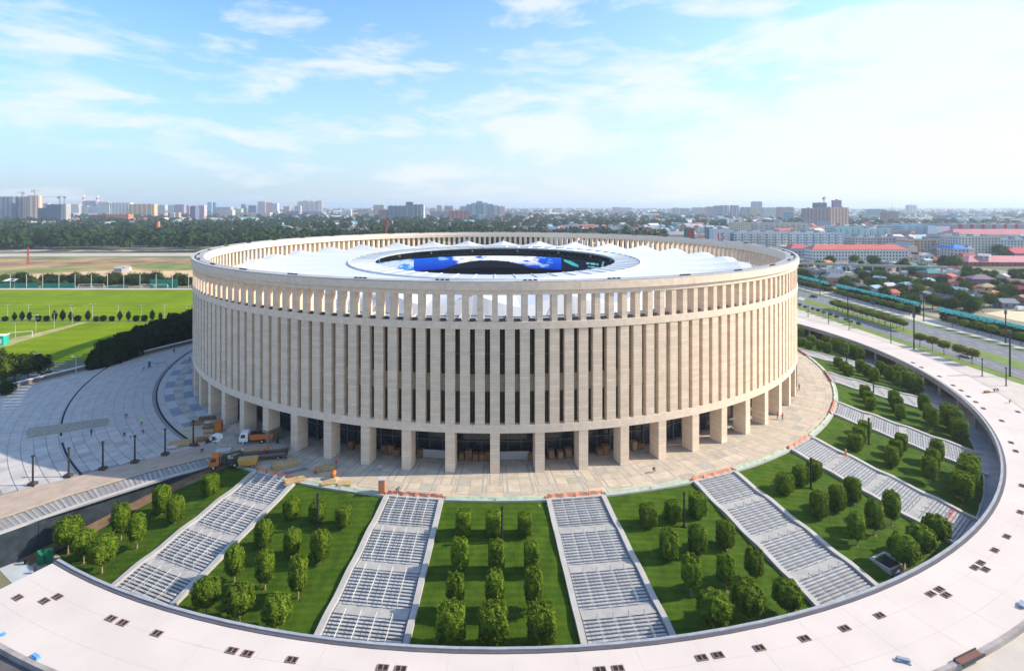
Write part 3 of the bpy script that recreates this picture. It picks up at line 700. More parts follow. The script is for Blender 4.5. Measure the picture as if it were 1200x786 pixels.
def garden_tree(r_, a, k, pos, sc=1.0):
    R, = (ROWR[r_],); R += rnd.uniform(-.25, .25)
    x, y = pol(R, a+rnd.uniform(-.12, .12)); v = rnd.randrange(len(ROWT[r_])); c, t = proto[r_, v]
    if r_ == 3 and k == 0: c, t = proto[3, rnd.randrange(2)]
    if r_ == 3 and k != 0: c, t = proto[3, rnd.choice((2, 3, 2)) if k < 3 else rnd.randrange(2)]
    if r_ == 3 and k == 2: R += .7; x, y = pol(R, a+.75)
    e = empty('clipped_tree', (x, y, zl(R)-.02), R_(a)+rnd.choice((0, math.pi)), '%s, %s, %s row, %s' % (ROWD[r_], short_lawn(k), ORD[r_], POSN[pos]), 'tree', 'clipped trees on the lawns')
    sc *= rnd.uniform(.92, 1.07)*(1.04 if k >= 3 else 1.0); sx_, sz_ = SIDE[r_] if k != 0 else (1, 1); sz_ /= sx_; sc *= sx_; e.scale = (sc*(1.12 if r_ == 3 and k >= 3 else 1), sc, sc*rnd.uniform(.96, 1.04)*sz_*(.92 if k >= 3 else 1))
    ob('trunk', t, e); ob('crown', c, e); ob('soil_mound', mound, e)
mb_ = MB()
for i in range(10): a_, c_ = i*.6283, (i+1)*.6283; mb_.poly([(0, 0, .16), (.62*math.cos(a_), .62*math.sin(a_), -.2), (.62*math.cos(c_), .62*math.sin(c_), -.2)])
mound = mb_.mesh('soil_mound', M['soil'])
for k in range(-1, 9):
    for r_ in range(4):
        for pos in (-1, 0, 1): garden_tree(r_, 15*k+pos*2.45, k, pos)
for r_, a, pos in ((0, -26.9, 1), (1, -26.8, 1), (1, -28.9, 0), (2, -27.0, 1), (2, -29.2, 0), (3, -27.2, 1), (3, -29.3, 0), (3, -31.6, -1)): garden_tree(r_, a, -2, pos)

# ------------------------------------------------------------------ lamp posts
def post(name, h, r, head='cap', m=None):
    e = empty(name, (0, 0, -500)); b = MB(); b.box(-.28, -.28, -.4, .28, .28, .12); ob('base', b.mesh('base', M['black']), e)
    b = MB(); b.tube((0, 0, .1), (0, 0, h), r, 8, r2=r*.85); ob('pole', b.mesh('pole', m or M['black']), e)
    b = MB()
    if head == 'cap': b.tube((0, 0, h), (0, 0, h+.55), r*1.35, 8); b.tube((0, 0, h-1.1), (0, 0, h-.9), r*1.4, 8)
    elif head == 'twin':
        for s in (-1, 1): b.tube((0, 0, h-.2), (s*1.1, 0, h), .05, 5); b.box(s*1.1-.35, -.2, h-.05, s*1.1+.35, .2, h+.12)
    elif head == 'spots':
        for q in range(3): b.box(-.35, -.3, h-1.6+q*.6, .35, .35, h-1.2+q*.6)
    else: b.tube((0, 0, h), (.0, .0, h+.3), r*1.6, 8)
    ob('lamp_head', b.mesh('lamp_head', M['conc_lt'] if head == 'twin' else m or M['black']), e); return e
lp = post('garden_lamp', 5.3, .17)
first = True
for k in range(-1, 9):
    R = 118.0; x, y = pol(R, 15*k+.55)
    lab = 'tall black lamp post standing on the '+LAWNN[k]
    if first: lp.location = (x, y, zl(R)); tag(lp, lab, 'lamp post', 'lamp posts on the lawns'); first = False
    else: copy_tree(lp, (x, y, zl(R)), 0, lab)
# lamps on dark footings along the left plaza
pl = post('plaza_lamp', 5.2, .17, 'plain'); b = MB(); b.box(-.62, -.5, 0, .62, .5, .5); ob('footing', b.mesh('footing', mat('dark_footing', (.07, .055, .05), .9)), pl)
for i, (x, y) in enumerate(((38.5, 568), (80.5, 558), (120.5, 550), (158, 542), (193.5, 533), (226.5, 522))):
    p = gp(x, y, 0); lab = ORD[i]+' black post from the left in the line along the brown track'
    if i == 0: pl.location = p; tag(pl, lab, 'lamp post', 'black posts along the brown track')
    else: copy_tree(pl, p, 0, lab)

# ------------------------------------------------------------------ left: training pitches, dry field, roads
def psheet(name, px, z, m, **k): return sheet(name, [gp(x, y, z) for x, y in px], z, m, **k)
psheet('training_pitch', [(-260, 338.8), (500, 338.8), (420, 366), (360, 400), (-500, 470), (-700, 420)], -1.46, M['field'], label='wide bright green training pitches left of the stadium')
psheet('dry_field', [(-900, 303.5), (470, 301.5), (470, 326), (-300, 328), (-700, 330)], -1.44, M['dirt'], label='dry ochre waste ground beyond the pitches')
psheet('sand_patch', [(-40, 324), (40, 321), (90, 319), (130, 316.5), (150, 315.5), (175, 318), (230, 317), (300, 320), (300, 325), (170, 325.5), (60, 326.5)], -1.42, mat('sand_patch', (.56, .40, .22), .95, .15, .05, detail=9))
psheet('weed_patch', [(150, 310.5), (190, 308.5), (260, 309.5), (300, 312), (260, 315), (190, 315.5), (160, 314)], -1.41, mat('weed_patch', (.10, .16, .02), .95, .3, .06, col2=(.24, .24, .06), detail=9)); psheet('weed_patch', [(-60, 318), (10, 316.5), (60, 315), (110, 314), (90, 317), (20, 320), (-60, 322)], -1.41, mat('weed_patch', (.10, .16, .02), .95, .3, .06, col2=(.24, .24, .06), detail=9))
psheet('brown_earth', [(-60, 308), (40, 306.5), (140, 306), (260, 304.8), (340, 306), (220, 308.5), (100, 309.5), (0, 311.5), (-60, 312)], -1.42, mat('brown_earth', (.16, .09, .05), .95, .3, .05, col2=(.36, .22, .12), detail=10))
psheet('far_road', [(-900, 296.5), (500, 291), (500, 293), (-900, 298.8)], -1.40, mat('pale_road', (.46, .40, .31), .9, .12, .05))
psheet('far_road', [(-900, 301.5), (500, 295), (500, 299), (-900, 304)], -1.41, mat('pale_road', (.46, .40, .31), .9, .12, .05))
psheet('boundary_path', [(-300, 338.0), (500, 338.0), (500, 339.3), (-300, 339.3)], -1.43, M['walk'])
psheet('worn_track', [(10, 405.5), (25, 400), (104, 377.2), (98, 377.0), (0, 400), (-20, 408)], -1.43, mat('worn_grass', (.34, .30, .12), .9, .2, .3))
psheet('conifer_strip', [(-40, 376), (260, 376.8), (260, 378.2), (-40, 377.4)], -1.42, mat('strip_grass', (.20, .26, .09), .9, .2, .3))
psheet('car_park', [(25, 440), (62, 436), (92, 444), (60, 452), (10, 470)], -1.42, M['asph'])
psheet('side_path', [(-30, 462), (6, 452), (22, 447), (50, 445), (52, 447), (24, 451), (8, 460), (-30, 470)], -1.40, M['walk'])
# hedge of bushy trees beside the parapet
HED = [leaf_mesh('crown', 2600, (4.6, 4.4, 4.6), .62, 70+v, 2.6, .62, [M['leafC']], core=.84, cz=4.4, lump=.12) for v in range(2)]
ht = trunk_mesh(3, .25, 5, M['bark'])
hh = [(112, 436, .62), (119, 434, .8), (128, 431, .88), (138, 427, .95), (149, 423, .98), (160, 418, 1.02), (171, 414, 1.08), (182, 410, 1.1), (193, 406, 1.12), (204, 402.5, 1.12), (215, 399, 1.15), (226, 395.5, 1.2), (236, 392, 1.2), (250, 389, 1.2), (125, 422, .8), (145, 414, .85), (165, 407, .9), (186, 400, .95), (207, 393, 1.0), (228, 387, 1.0)]
for i, (x, y, s) in enumerate(hh):
    p = gp(x, y); e = empty('hedge_tree', p, rnd.uniform(0, 6), 'dense dark bushy tree in the thick hedge beyond the parapet wall', 'tree', 'dense trees in the thick hedge'); e.scale = (s, s, s)
    ob('trunk', ht, e); ob('crown', HED[i % 2], e)
# trees at the left edge
DEC = [(leaf_mesh('crown', 1300, (3.6, 3.5, 3.3), .55, 80+v, 2.1, .55, [M['leafB']], core=.7, cz=5.6, lump=.25), trunk_mesh(3.6, .25, v, M['bark'], 5, 1.6)) for v in range(3)]
for i, (x, y, s, lab) in enumerate(((4, 452, .95, 'dark leafy tree cut by the left edge of the photo above the parapet wall'), (17, 446, .95, 'dark leafy tree standing second from the left beside the small car park'), (33, 447, 1.0, 'tallest dark leafy tree beside the small car park'), (48, 443, .85, 'dark leafy tree nearest the parked cars of the small car park'), (-8, 440, 1.0, 'dark leafy tree just beyond the left edge of the photo'), (8, 468, .6, 'low pale green tree in front of the dark trees at the left edge'))):
    c, t = DEC[i % 3]; e = empty('leafy_tree', gp(x, y), i, lab, 'tree'); e.scale = (s, s, s*.95); ob('trunk', t, e); ob('crown', c, e)
# conifer row
CON = [(leaf_mesh('crown', 420, (1.7, 1.7, 3.6), .55, 90, 1.25, .5, [M['leafC']], core=.75, cz=3.6, lump=.05), 'slim conical conifer'), (leaf_mesh('crown', 320, (2.0, 2.0, 1.9), .55, 91, 2.0, .5, [M['leafC']], core=.75, cz=1.9, lump=.1), 'low rounded conifer')]
ct = trunk_mesh(1.2, .12, 1, M['bark'])
cx = [(6, 1), (17, 0), (26, 0), (34.5, 0), (45, 1), (54.5, 1), (64, 0), (73.5, 0), (83, 0), (91, 1), (103, 0), (112.5, 1), (121, 1), (131, 1), (140.5, 0), (150.5, 0), (159.5, 1), (169, 1), (178.5, 0), (188, 0), (198, 0), (217, 0)]
for i, (x, ty) in enumerate(cx):
    me, n_ = CON[ty]; e = empty('conifer', gp(x, 376.6), i, '%s, %s from the left in the row across the pitches' % (n_, ORD[i]), 'tree', 'conifers in a row across the pitches'); s = rnd.uniform(.62, .82); e.scale = (s, s, s); ob('trunk', ct, e); ob('crown', me, e)
# floodlight masts and fence posts on the pitches
mp_ = post('pitch_mast', 8.0, .10, 'twin', mat('mast_white', (.45, .47, .44), .5)); f_ = True
ml = [(9, 374, .85), (33.5, 374, .85), (58, 374, .85), (83.5, 374, .85), (138.5, 374, .85), (166, 374, .85), (193, 374, .85), (219, 374, .85), (18, 396.5, .78), (42, 390, .75), (63.5, 384.5, .85), (84.5, 380, .9), (102, 376.5, .9), (108.5, 376.5, 1.0), (89, 451, 1.05), (43.5, 443, .95)]
for i, (x, y, s) in enumerate(ml):
    p = gp(x, y); lab = 'slim pale lamp mast on the pitches, %s from the left' % ORD[sorted(q[0] for q in ml).index(x)]
    if f_: mp_.location = p; mp_.scale = (s, s, s); tag(mp_, lab, 'mast', 'lamp masts on the pitches'); f_ = False
    else: copy_tree(mp_, p, 0, lab, scale=(s, s, s))
# tall net posts with the green fence at the far end of the pitches
nf = empty('pitch_fence', gp(100, 338), 0, 'green and see-through fence with tall pale posts at the far end of the pitches', 'fence'); org = Vector(nf.location)
for x in range(-40, 240, 19):
    p = gp(x+14, 337.5)-org; b = MB(); b.tube(p, p+Vector((0, 0, 9)), .16, 5); ob('post', b.mesh('post', M['steel']), nf)
for x0, x1, h in ((-60, 16, 3.0), (17.5, 45, 3.0), (48, 88, 3.0), (176, 208, 5.5), (224, 240, 2.5), (125, 150, .9)):
    a, c = gp(x0, 337.2)-org, gp(x1, 337.2)-org; b = MB(); b.box(a.x, a.y-.05, 0, c.x, a.y+.05, h); ob('net_panel', b.mesh('net_panel', mat('teal_net', (.02, .26, .17), .8, .15, .4)), nf)
def goal(x, y, sc=1, lab='', rz=0):
    e = empty('football_goal', gp(x, y), rz, lab, 'goal'); b = MB(); w, h, dd = 3.66, 2.44, 2
    for s in (-1, 1): b.tube((s*w, 0, 0), (s*w, 0, h), .1, 5); b.tube((s*w, 0, h), (s*w, dd, 0), .06, 4)
    b.tube((-w, 0, h), (w, 0, h), .1, 5); b.tube((-w, dd, .05), (w, dd, .05), .06, 4); ob('frame', b.mesh('frame', M['white']), e)
    b = MB()
    for i in range(13): x_ = -w+2*w*i/12; b.tube((x_, 0, h), (x_, dd, 0), .02, 3, caps=False)
    for i in range(1, 5): t = i/5; b.tube((-w, dd*t, h*(1-t)), (w, dd*t, h*(1-t)), .02, 3, caps=False)
    ob('net', b.mesh('net', M['conc_lt']), e); e.scale = (sc, sc, sc)
goal(99, 337.9, 1.1, 'white football goal second from the left at the far end of the pitches'); goal(114.5, 337.9, 1.1, 'white football goal just right of another before the see-through fence'); goal(173, 338.1, 1.1, 'white football goal left of the last goal at the far end'); goal(189, 338.1, 1.1, 'white football goal nearest the stadium at the far end'); goal(24, 396, 1.0, 'white football goal beside the worn track near the left edge', .5); goal(35, 375, 1.0, 'white football goal among the conifers across the pitches')
e = empty('green_hut', gp(-2, 404), .2, 'small green kiosk cut by the left edge of the photo', 'kiosk'); b = MB(); b.box(-2.6, -1.5, 0, 2.6, 1.5, 3.6); ob('wall', b.mesh('wall', mat('teal_paint', (.02, .42, .30), .6)), e); b = MB(); b.box(-2.8, -1.7, 3.6, 2.8, 1.7, 3.8); ob('roof', b.mesh('roof', M['white']), e); b = MB(); b.box(.6, -1.56, .8, 1.9, -1.5, 2.4); ob('window', b.mesh('window', M['white']), e)
e = empty('shelter', gp(13, 335), 0, 'small white roofed shelter behind the green fence on the left', 'shelter'); b = MB(); b.poly([(-4, -2, 3.6), (4, -2, 3.6), (3.4, 2, 4.6), (-3.4, 2, 4.6)]); b.box(-4, -2.05, 3.2, 4, -1.95, 3.6); ob('roof', b.mesh('roof', M['white']), e); b = MB(); [b.box(s*3-.1, -1, 0, s*3+.1, -.8, 3.5) for s in (-1, 1)]; ob('post', b.mesh('post', M['steel']), e)
# bushy belt behind the fence: individual bushes
BU = [leaf_mesh('crown', 1200, (4.2, 3.2, 3.6), .45, 95+v, 2.2, .55, [M['leafB']], core=.75, cz=3.0, lump=.25) for v in range(3)]
bt = trunk_mesh(1.2, .15, 2, M['bark'])
for i in range(62):
    x = -12+i*4.0+rnd.uniform(-1, 1); p = gp(x, 332.5+rnd.uniform(-2.5, 2.5)); e = empty('bush', p, rnd.uniform(0, 6), 'round dark bush in the belt behind the far pitch fence', 'bush', 'bushes behind the far pitch fence'); s = rnd.uniform(.55, 1.25); e.scale = (s, s, s*rnd.uniform(.8, 1.1)); ob('trunk', bt, e); ob('crown', BU[i % 3], e)
# red mast, white tent in the dry field
e = empty('red_mast', gp(33, 310), 0, 'red lattice mast standing in the dry field', 'mast'); b = MB()
for s in ((-1, -1), (1, -1), (1, 1), (-1, 1)): b.tube((s[0]*.7, s[1]*.7, 0), (s[0]*.15, s[1]*.15, 16), .16, 4)
for i in range(8): z = i*2; w = .7-.55*z/16; b.tube((-w, -w, z), (w, -w, z+2), .1, 4); b.tube((w, w, z), (-w, w, z+2), .1, 4)
ob('lattice', b.mesh('lattice', M['redmetal']), e)
for j, (x, y) in enumerate(((140, 318), (148, 317))):
    e = empty('site_hut', gp(x, y), .3*j, ('grey blue' if j == 0 else 'pale')+' site hut on the bare patch of the dry field', 'hut'); b = MB(); b.box(-3, -2, 0, 3, 2, 2.6); ob('wall', b.mesh('wall', M['greyroof'] if j == 0 else M['white']), e); b = MB(); b.poly([(-3.2, -2.2, 2.6), (3.2, -2.2, 2.6), (3.2, 0, 3.8), (-3.2, 0, 3.8)]); b.poly([(3.2, 2.2, 2.6), (-3.2, 2.2, 2.6), (-3.2, 0, 3.8), (3.2, 0, 3.8)]); ob('roof', b.mesh('roof', M['conc_lt']), e)

# ------------------------------------------------------------------ tree belt and woods beyond
BELT = [(leaf_mesh('crown', 2400, (4.6, 4.6, 8.6), .62, 100+v, 2.1, .5, [M['leafB']], core=.7, cz=11.0, lump=.3), trunk_mesh(6, .35, v, M['barkl'], 5, 2.5)) for v in range(5)]
i = 0
for row in range(3):
    x = -30.0
    while x < 640:
        y = 292.6-(x if x < 300 else 300)*.020-row*2.6-(max(0, x-300)*.028)
        p = gp(x+rnd.uniform(-1, 1), y+rnd.uniform(-.4, .4)); d = p.y+203
        if i < 290:
            c, t = BELT[i % 5]; e = empty('belt_tree', p, rnd.uniform(0, 6), 'tall broadleaf tree in the long belt beyond the far road', 'tree', 'trees of the long belt beyond the far road'); s = rnd.uniform(.7, 1.12)*(.85 if x > 300 else 1); e.scale = (s, s, s*rnd.uniform(.8, 1.2)); ob('trunk', t, e); ob('crown', c, e)
        i += 1; x += (4.6+row*1.2)*650/d*1.5
def far_mass(name, spots, seed, size, m, n=26, hz=.75):
    """many low crowns joined into one wood"""
    rg = np.random.default_rng(seed); sp = np.array(spots); K = len(sp)
    d = rg.normal(size=(K, n, 3)); d /= np.linalg.norm(d, axis=2)[:, :, None]; d[:, :, 2] = np.abs(d[:, :, 2])
    s = sp[:, 3][:, None, None]*rg.uniform(.75, 1.25, (K, n, 1)); c = sp[:, None, :3]+d*s*np.array([1, 1, 1.3])*.5; c[:, :, 2] += sp[:, 3][:, None]*.15
    nr = d+rg.normal(size=d.shape)*.5; nr /= np.linalg.norm(nr, axis=2)[:, :, None]; u = np.cross(nr, rg.normal(size=d.shape)); u /= np.linalg.norm(u, axis=2)[:, :, None]; w = np.cross(nr, u)
    q = s*size; V = np.stack([c-u*q-w*q*.7, c+u*q-w*q*.5, c+u*q*.7+w*q, c-u*q*.6+w*q*.8], 2).reshape(-1, 3)
    me = bpy.data.meshes.new(name); nf_ = K*n; me.vertices.add(len(V)); me.vertices.foreach_set('co', V.ravel().astype(np.float32)); me.loops.add(nf_*4); me.loops.foreach_set('vertex_index', np.arange(nf_*4, dtype=np.int32)); me.polygons.add(nf_); me.polygons.foreach_set('loop_start', np.arange(0, nf_*4, 4, dtype=np.int32)); me.polygons.foreach_set('loop_total', np.full(nf_, 4, np.int32)); me.update(calc_edges=True); me.materials.append(m)
    return me
rg = random.Random(11)
sp = []
while len(sp) < 5200:
    x = rg.uniform(-120, 1330); d = math.exp(rg.uniform(math.log(620), math.log(9000)))
    if d < 1300 and x > 780: continue
    p = at(x, d)
    dens_ = noise.noise(Vector((p.x*.0022, p.y*.0022, 4)))
    if dens_ < -.12 and d > 900: continue
    sp.append((p.x, p.y, G0+3+(2 if x < 640 else 0), rg.uniform(9, 17)*(1+d/9000)))
tag(ob('far_woods', far_mass('far_woods', sp, 3, .13, M['leafF'], 60)), kind='stuff')

# ------------------------------------------------------------------ buildings
WG = mat('window_glass', (.05, .06, .08), .25, .3, .5, spec=.6); WG2 = mat('window_glass_blue', (.07, .11, .16), .2, .3, .3, spec=.6)
def cmat(c, rough=.8): 
    key = 'paint_%02d_%02d_%02d' % tuple(int(v*100) for v in c); return mat(key, c, rough, .07, .05)
def building(x0, x1, yt, d, col, label, cat='apartment block', yaw=0, dp=None, roof='flat', rcol=(.30, .29, .28), fl=3.0, bay=3.4, ww=1.7, wh=1.5, base=G0, glass=None, stripe=None, tops=0, balc=None, h=None, name='apartment_block'):
    w = (x1-x0)/F*d; dp = dp or min(w, 16+.15*w); p = at((x0+x1)/2, d+dp*.5*0, base); hh = h or ztop(yt, d)-base
    e = empty(name, p, R_(yaw), label, cat)
    b = MB(); b.box(-w/2, -dp/2, 0, w/2, dp/2, hh)
    if roof == 'flat':
        t = .35
        for q in ((-w/2-.1, -dp/2-.1, w/2+.1, -dp/2+t), (-w/2-.1, dp/2-t, w/2+.1, dp/2+.1), (-w/2-.1, -dp/2+t, -w/2+t, dp/2-t), (w/2-t, -dp/2+t, w/2+.1, dp/2-t)): b.box(q[0], q[1], hh+.002, q[2], q[3], hh+.8)
    ob('wall', b.mesh('wall', cmat(col)), e)
    nfl = max(1, int((hh-.6)/fl)); far = d > 2200
    off = .06 if d < 1000 else .18
    b = MB()
    for L_, n_, D_, rot in ((w, 0, dp, 0), (dp, 1, w, 1), (w, 2, dp, 2), (dp, 3, w, 3)):
        nb = max(1, int(L_/bay)); st_ = L_/nb
        T = Matrix.Rotation(rot*math.pi/2, 3, 'Z')
        for f in range(nfl):
            z = f*fl+1.0+(hh-nfl*fl)*.3
            for k in range(nb):
                xx = -L_/2+st_*(k+.5); a = [Vector((xx-ww/2, -D_/2-off, z)), Vector((xx+ww/2, -D_/2-off, z)), Vector((xx+ww/2, -D_/2-off, z+wh)), Vector((xx-ww/2, -D_/2-off, z+wh))]
                b.quad(*[tuple(T@v) for v in a])
    o = ob('window', b.mesh('window', glass or WG), e); tag(o, kind='stuff')
    if stripe:
        nbk = stripe[1]
        for k in range(nbk):
            b = MB(); xx = -w/2+w*(k+.5)/nbk; q = w/nbk*stripe[2]/2; b.box(xx-q, -dp/2-.35, .1, xx+q, -dp/2-.02, hh-.1); ob('facade_strip', b.mesh('facade_strip', cmat(stripe[0])), e)
        b = MB(); b.box(w/2+.02, -dp*.18, .1, w/2+.3, dp*.18, hh-.1)
        ob('facade_strip', b.mesh('facade_strip', cmat(stripe[0])), e)
    if balc:
        b = MB(); nbk = balc[1]
        for k in range(nbk):
            xx = -w/2+w*(k+.5)/nbk; q = min(w/nbk*.28, 3)
            for f in range(nfl): z = f*fl+.6+(hh-nfl*fl)*.3; b.box(xx-q, -dp/2-1.3, z, xx+q, -dp/2-.1, z+1.15)
        ob('balcony', b.mesh('balcony', cmat(balc[0])), e)['kind'] = 'stuff'
    if roof == 'hip' or roof == 'gable':
        o_ = .6; rh = min(dp, w)*.5*.55; b = MB(); X, Y = w/2+o_, dp/2+o_; ins = (Y*.9 if roof == 'hip' else 0)
        if X >= Y: A, B = (-X+ins, 0, hh+rh), (X-ins, 0, hh+rh)
        else: ins = X*.9 if roof == 'hip' else 0; A, B = (0, -Y+ins, hh+rh), (0, Y-ins, hh+rh)
        c = [(-X, -Y, hh+.01), (X, -Y, hh+.01), (X, Y, hh+.01), (-X, Y, hh+.01)]
        if X >= Y: b.quad(c[0], c[1], B, A); b.poly([c[1], c[2], B]); b.quad(c[2], c[3], A, B); b.poly([c[3], c[0], A])
        else: b.poly([c[0], c[1], A]); b.quad(c[1], c[2], B, A); b.poly([c[2], c[3], B]); b.quad(c[3], c[0], A, B)
        b.poly(c[::-1]); ob('roof', b.mesh('roof', cmat(rcol)), e)
    else:
        b = MB(); b.box(-w/2+.4, -dp/2+.4, hh, w/2-.4, dp/2-.4, hh+.05); rg = random.Random(int(x0*7))
        for k in range(tops or max(1, int(w/14))): xx = -w/2+w*(k+.5)/max(1, (tops or int(w/14))); b.box(xx-2, -2, hh, xx+2, 2, hh+rg.uniform(1.8, 3.4))
        ob('roof', b.mesh('roof', cmat(rcol)), e)
    return e
B_ = building
# left skyline
B_(3, 17, 231, 1640, (.20, .23, .28), 'unfinished blue grey tower block at the far left of the skyline', yaw=8, dp=24, glass=WG2, stripe=((.30, .31, .33), 3, .3))
B_(17, 29, 231, 1655, (.17, .20, .25), 'dark blue grey tower joined to the leftmost tower', yaw=8, dp=24, glass=WG2, stripe=((.34, .34, .36), 2, .3))
B_(29.5, 37, 230.5, 1640, (.55, .42, .33), 'beige unfinished tower beside the dark blue grey towers', yaw=10, dp=20)
B_(37, 47, 229.5, 1640, (.60, .38, .25), 'tan brick tower under the tower crane', yaw=10, dp=22, stripe=((.60, .50, .42), 2, .3))
B_(48, 58, 244, 1500, (.12, .15, .20), 'low dark blue block left of the taller dark tower', yaw=6, dp=20, glass=WG2)
B_(58.5, 74, 240, 1490, (.11, .15, .21), 'dark blue grey concrete tower with a pale flank', yaw=6, dp=26, glass=WG2)
B_(74.5, 80, 239.5, 1490, (.50, .46, .42), 'narrow pale concrete tower fixed to the dark tower', yaw=6, dp=20)
B_(48, 58, 238.5, 2300, (.62, .45, .38), 'pale pink block showing behind the low dark blue block')
B_(80, 93, 239.5, 2600, (.62, .55, .50), 'pale stepped apartment block right of the dark tower', tops=3, yaw=12)
B_(100, 113, 235.5, 3000, (.32, .30, .42), 'mauve apartment tower between the two striped chimneys', yaw=8)
B_(117, 129, 237, 3000, (.66, .45, .42), 'pinkish tower between the middle and right striped chimneys', yaw=8)
B_(90, 104, 241.5, 2800, (.66, .62, .58), 'low white block left of the mauve tower'); B_(105, 131, 242, 2700, (.72, .70, .66), 'long white industrial block below the striped chimneys')
B_(132, 154, 238, 2200, (.72, .68, .58), 'broad cream white apartment block right of the chimneys', yaw=5, stripe=((.80, .77, .70), 6, .3))
B_(155.5, 182, 239.5, 2180, (.72, .42, .18), 'broad orange apartment block on the left skyline', yaw=5, tops=5, stripe=((.68, .52, .36), 5, .3))
B_(108, 127.5, 252, 1620, (.28, .10, .09), 'dark red brick building beside the orange warehouse', 'warehouse', name='warehouse', yaw=4)
B_(127.8, 153, 251.5, 1610, (.62, .20, .06), 'bright orange brick warehouse on the left', 'warehouse', name='warehouse', yaw=4, ww=.8)
B_(29, 46, 260, 1450, (.33, .27, .36), 'purple roofed low hall behind the tree belt', 'hall', roof='gable', rcol=(.26, .20, .30), name='hall'); B_(45, 60, 261, 1350, (.62, .60, .60), 'white low shed below the dark blue towers', 'shed', name='shed')
B_(4, 27, 263, 1300, (.46, .46, .42), 'long pale low shed at the far left edge of the city', 'shed', name='shed'); B_(82, 108, 255.5, 1700, (.66, .66, .68), 'pale low warehouse left of the dark red brick building', 'warehouse', name='warehouse')
B_(183, 195, 240.5, 2700, (.62, .58, .54), 'pale block right of the orange apartment block'); B_(187, 195, 249.5, 2100, (.66, .46, .30), 'small tan block under the pale block'); B_(196, 206, 240.5, 2900, (.60, .68, .58), 'pale green block on the left skyline')
B_(206, 217, 240, 2700, (.46, .33, .44), 'mauve block on the left skyline'); B_(217, 223, 241, 2750, (.62, .42, .40), 'small pink block next to the mauve block')
B_(224, 232, 241.5, 2100, (.20, .18, .28), 'dark purple tower with a white flank', yaw=-15, dp=20); B_(232, 241, 241, 2150, (.70, .58, .56), 'pale pink tower behind the dark purple tower')
B_(201, 206, 249.5, 1900, (.72, .68, .62), 'small white block above the tree belt'); B_(206.5, 211, 249.5, 1880, (.70, .44, .30), 'small orange and white block above the tree belt')
B_(244, 249, 237, 3600, (.30, .50, .66), 'light blue glass tower on the left skyline', glass=WG2); B_(250, 253, 237.5, 3500, (.14, .24, .34), 'thin dark blue tower beside the light blue glass tower', glass=WG2)
B_(254, 272, 243, 2500, (.62, .54, .52), 'low pinkish block left of the stadium rim'); B_(260, 274, 246.5, 2100, (.72, .66, .58), 'white blocks above the trees left of the stadium'); B_(275, 284, 245, 2600, (.70, .64, .48), 'pale yellow block left of the thin grey blue tower')
B_(283.5, 288.5, 239.5, 3000, (.24, .30, .40), 'grey blue tower above the cream terraces', glass=WG2); B_(292, 301, 241, 3000, (.14, .20, .34), 'wide dark blue block left of the mauve towers', glass=WG2)
B_(274, 300, 249.5, 2200, (.66, .48, .30), 'cream and tan row of flats above the belt', stripe=((.76, .62, .46), 5, .35)); B_(300, 318, 249.5, 2150, (.74, .62, .48), 'second cream row of flats beside the tan row', stripe=((.66, .46, .32), 3, .35))
B_(303, 311, 236.5, 2900, (.52, .40, .46), 'mauve tower left of a pair', yaw=8); B_(311.5, 319, 237.5, 2920, (.56, .40, .44), 'mauve tower right of a pair', yaw=8); B_(319.5, 326.5, 238.5, 2700, (.70, .66, .66), 'white slab next to the pair of mauve towers', yaw=-10); B_(322, 327, 247, 2500, (.72, .62, .56), 'small pale block in front of the white slab')
B_(333, 340, 242, 2800, (.60, .38, .36), 'small red and white block left of the white towers'); B_(346, 353, 241.5, 2500, (.66, .56, .50), 'beige block before the white towers'); B_(336, 352, 247.5, 2300, (.26, .28, .40), 'dark slate block before the white towers')
for i, (a, c, y) in enumerate(((349, 355, 236), (356, 361, 235), (362, 367, 235.5), (368, 372.5, 236), (373, 378, 235))): B_(a, c, y, 3000, (.68, .64, .64), 'white tower, %s from the left in the cluster of five' % ORD[i], tops=1, yaw=10, stripe=((.76, .60, .50), 2, .25))
B_(356, 378, 248, 2600, (.24, .30, .42), 'slate blue block at the foot of the white towers', glass=WG2); B_(371, 374.5, 251.5, 2200, (.68, .36, .20), 'tiny orange building at the foot of the white towers', 'building', name='building')
B_(402, 412, 247, 2600, (.72, .70, .66), 'white low building on the skyline above the roof', 'building', name='building'); B_(420, 436, 245, 2300, (.62, .50, .42), 'tan low block left of the brown tower'); B_(432, 438.5, 246, 2250, (.72, .62, .52), 'cream narrow block left of the brown tower')
B_(438, 450, 240.5, 2000, (.62, .48, .40), 'pale salmon tower behind the brown tower', yaw=6); B_(444, 454, 246, 1800, (.40, .20, .16), 'red brown tower rising behind the stadium', yaw=6)
e = B_(455, 478, 241.5, 1800, (.16, .22, .28), 'wide blue grey housing block stepped up towards its right end', yaw=3, dp=22, glass=WG2, balc=((.26, .31, .36), 5)); B_(476, 484, 237, 1810, (.13, .20, .24), 'tallest bay of the stepped blue grey block', yaw=3, dp=18, glass=WG2); B_(484, 498, 240, 1830, (.20, .24, .30), 'right bays of the stepped blue grey block', yaw=-20, dp=20, glass=WG2, stripe=((.60, .56, .52), 3, .2))
B_(504, 511, 244, 2500, (.60, .56, .54), 'pale block between the blue grey housing and the red brick block'); B_(512, 518, 241, 2400, (.62, .48, .40), 'small beige tower with a round top'); B_(521, 531, 241.5, 2500, (.52, .34, .34), 'pinkish tower behind the red brick block'); B_(505, 526, 248, 2200, (.26, .31, .42), 'low slate blue block beside the red brick block')
B_(526, 550, 247.5, 1500, (.52, .21, .17), 'wide red brick apartment block behind the stadium', yaw=3, tops=3, stripe=((.60, .30, .24), 5, .3))
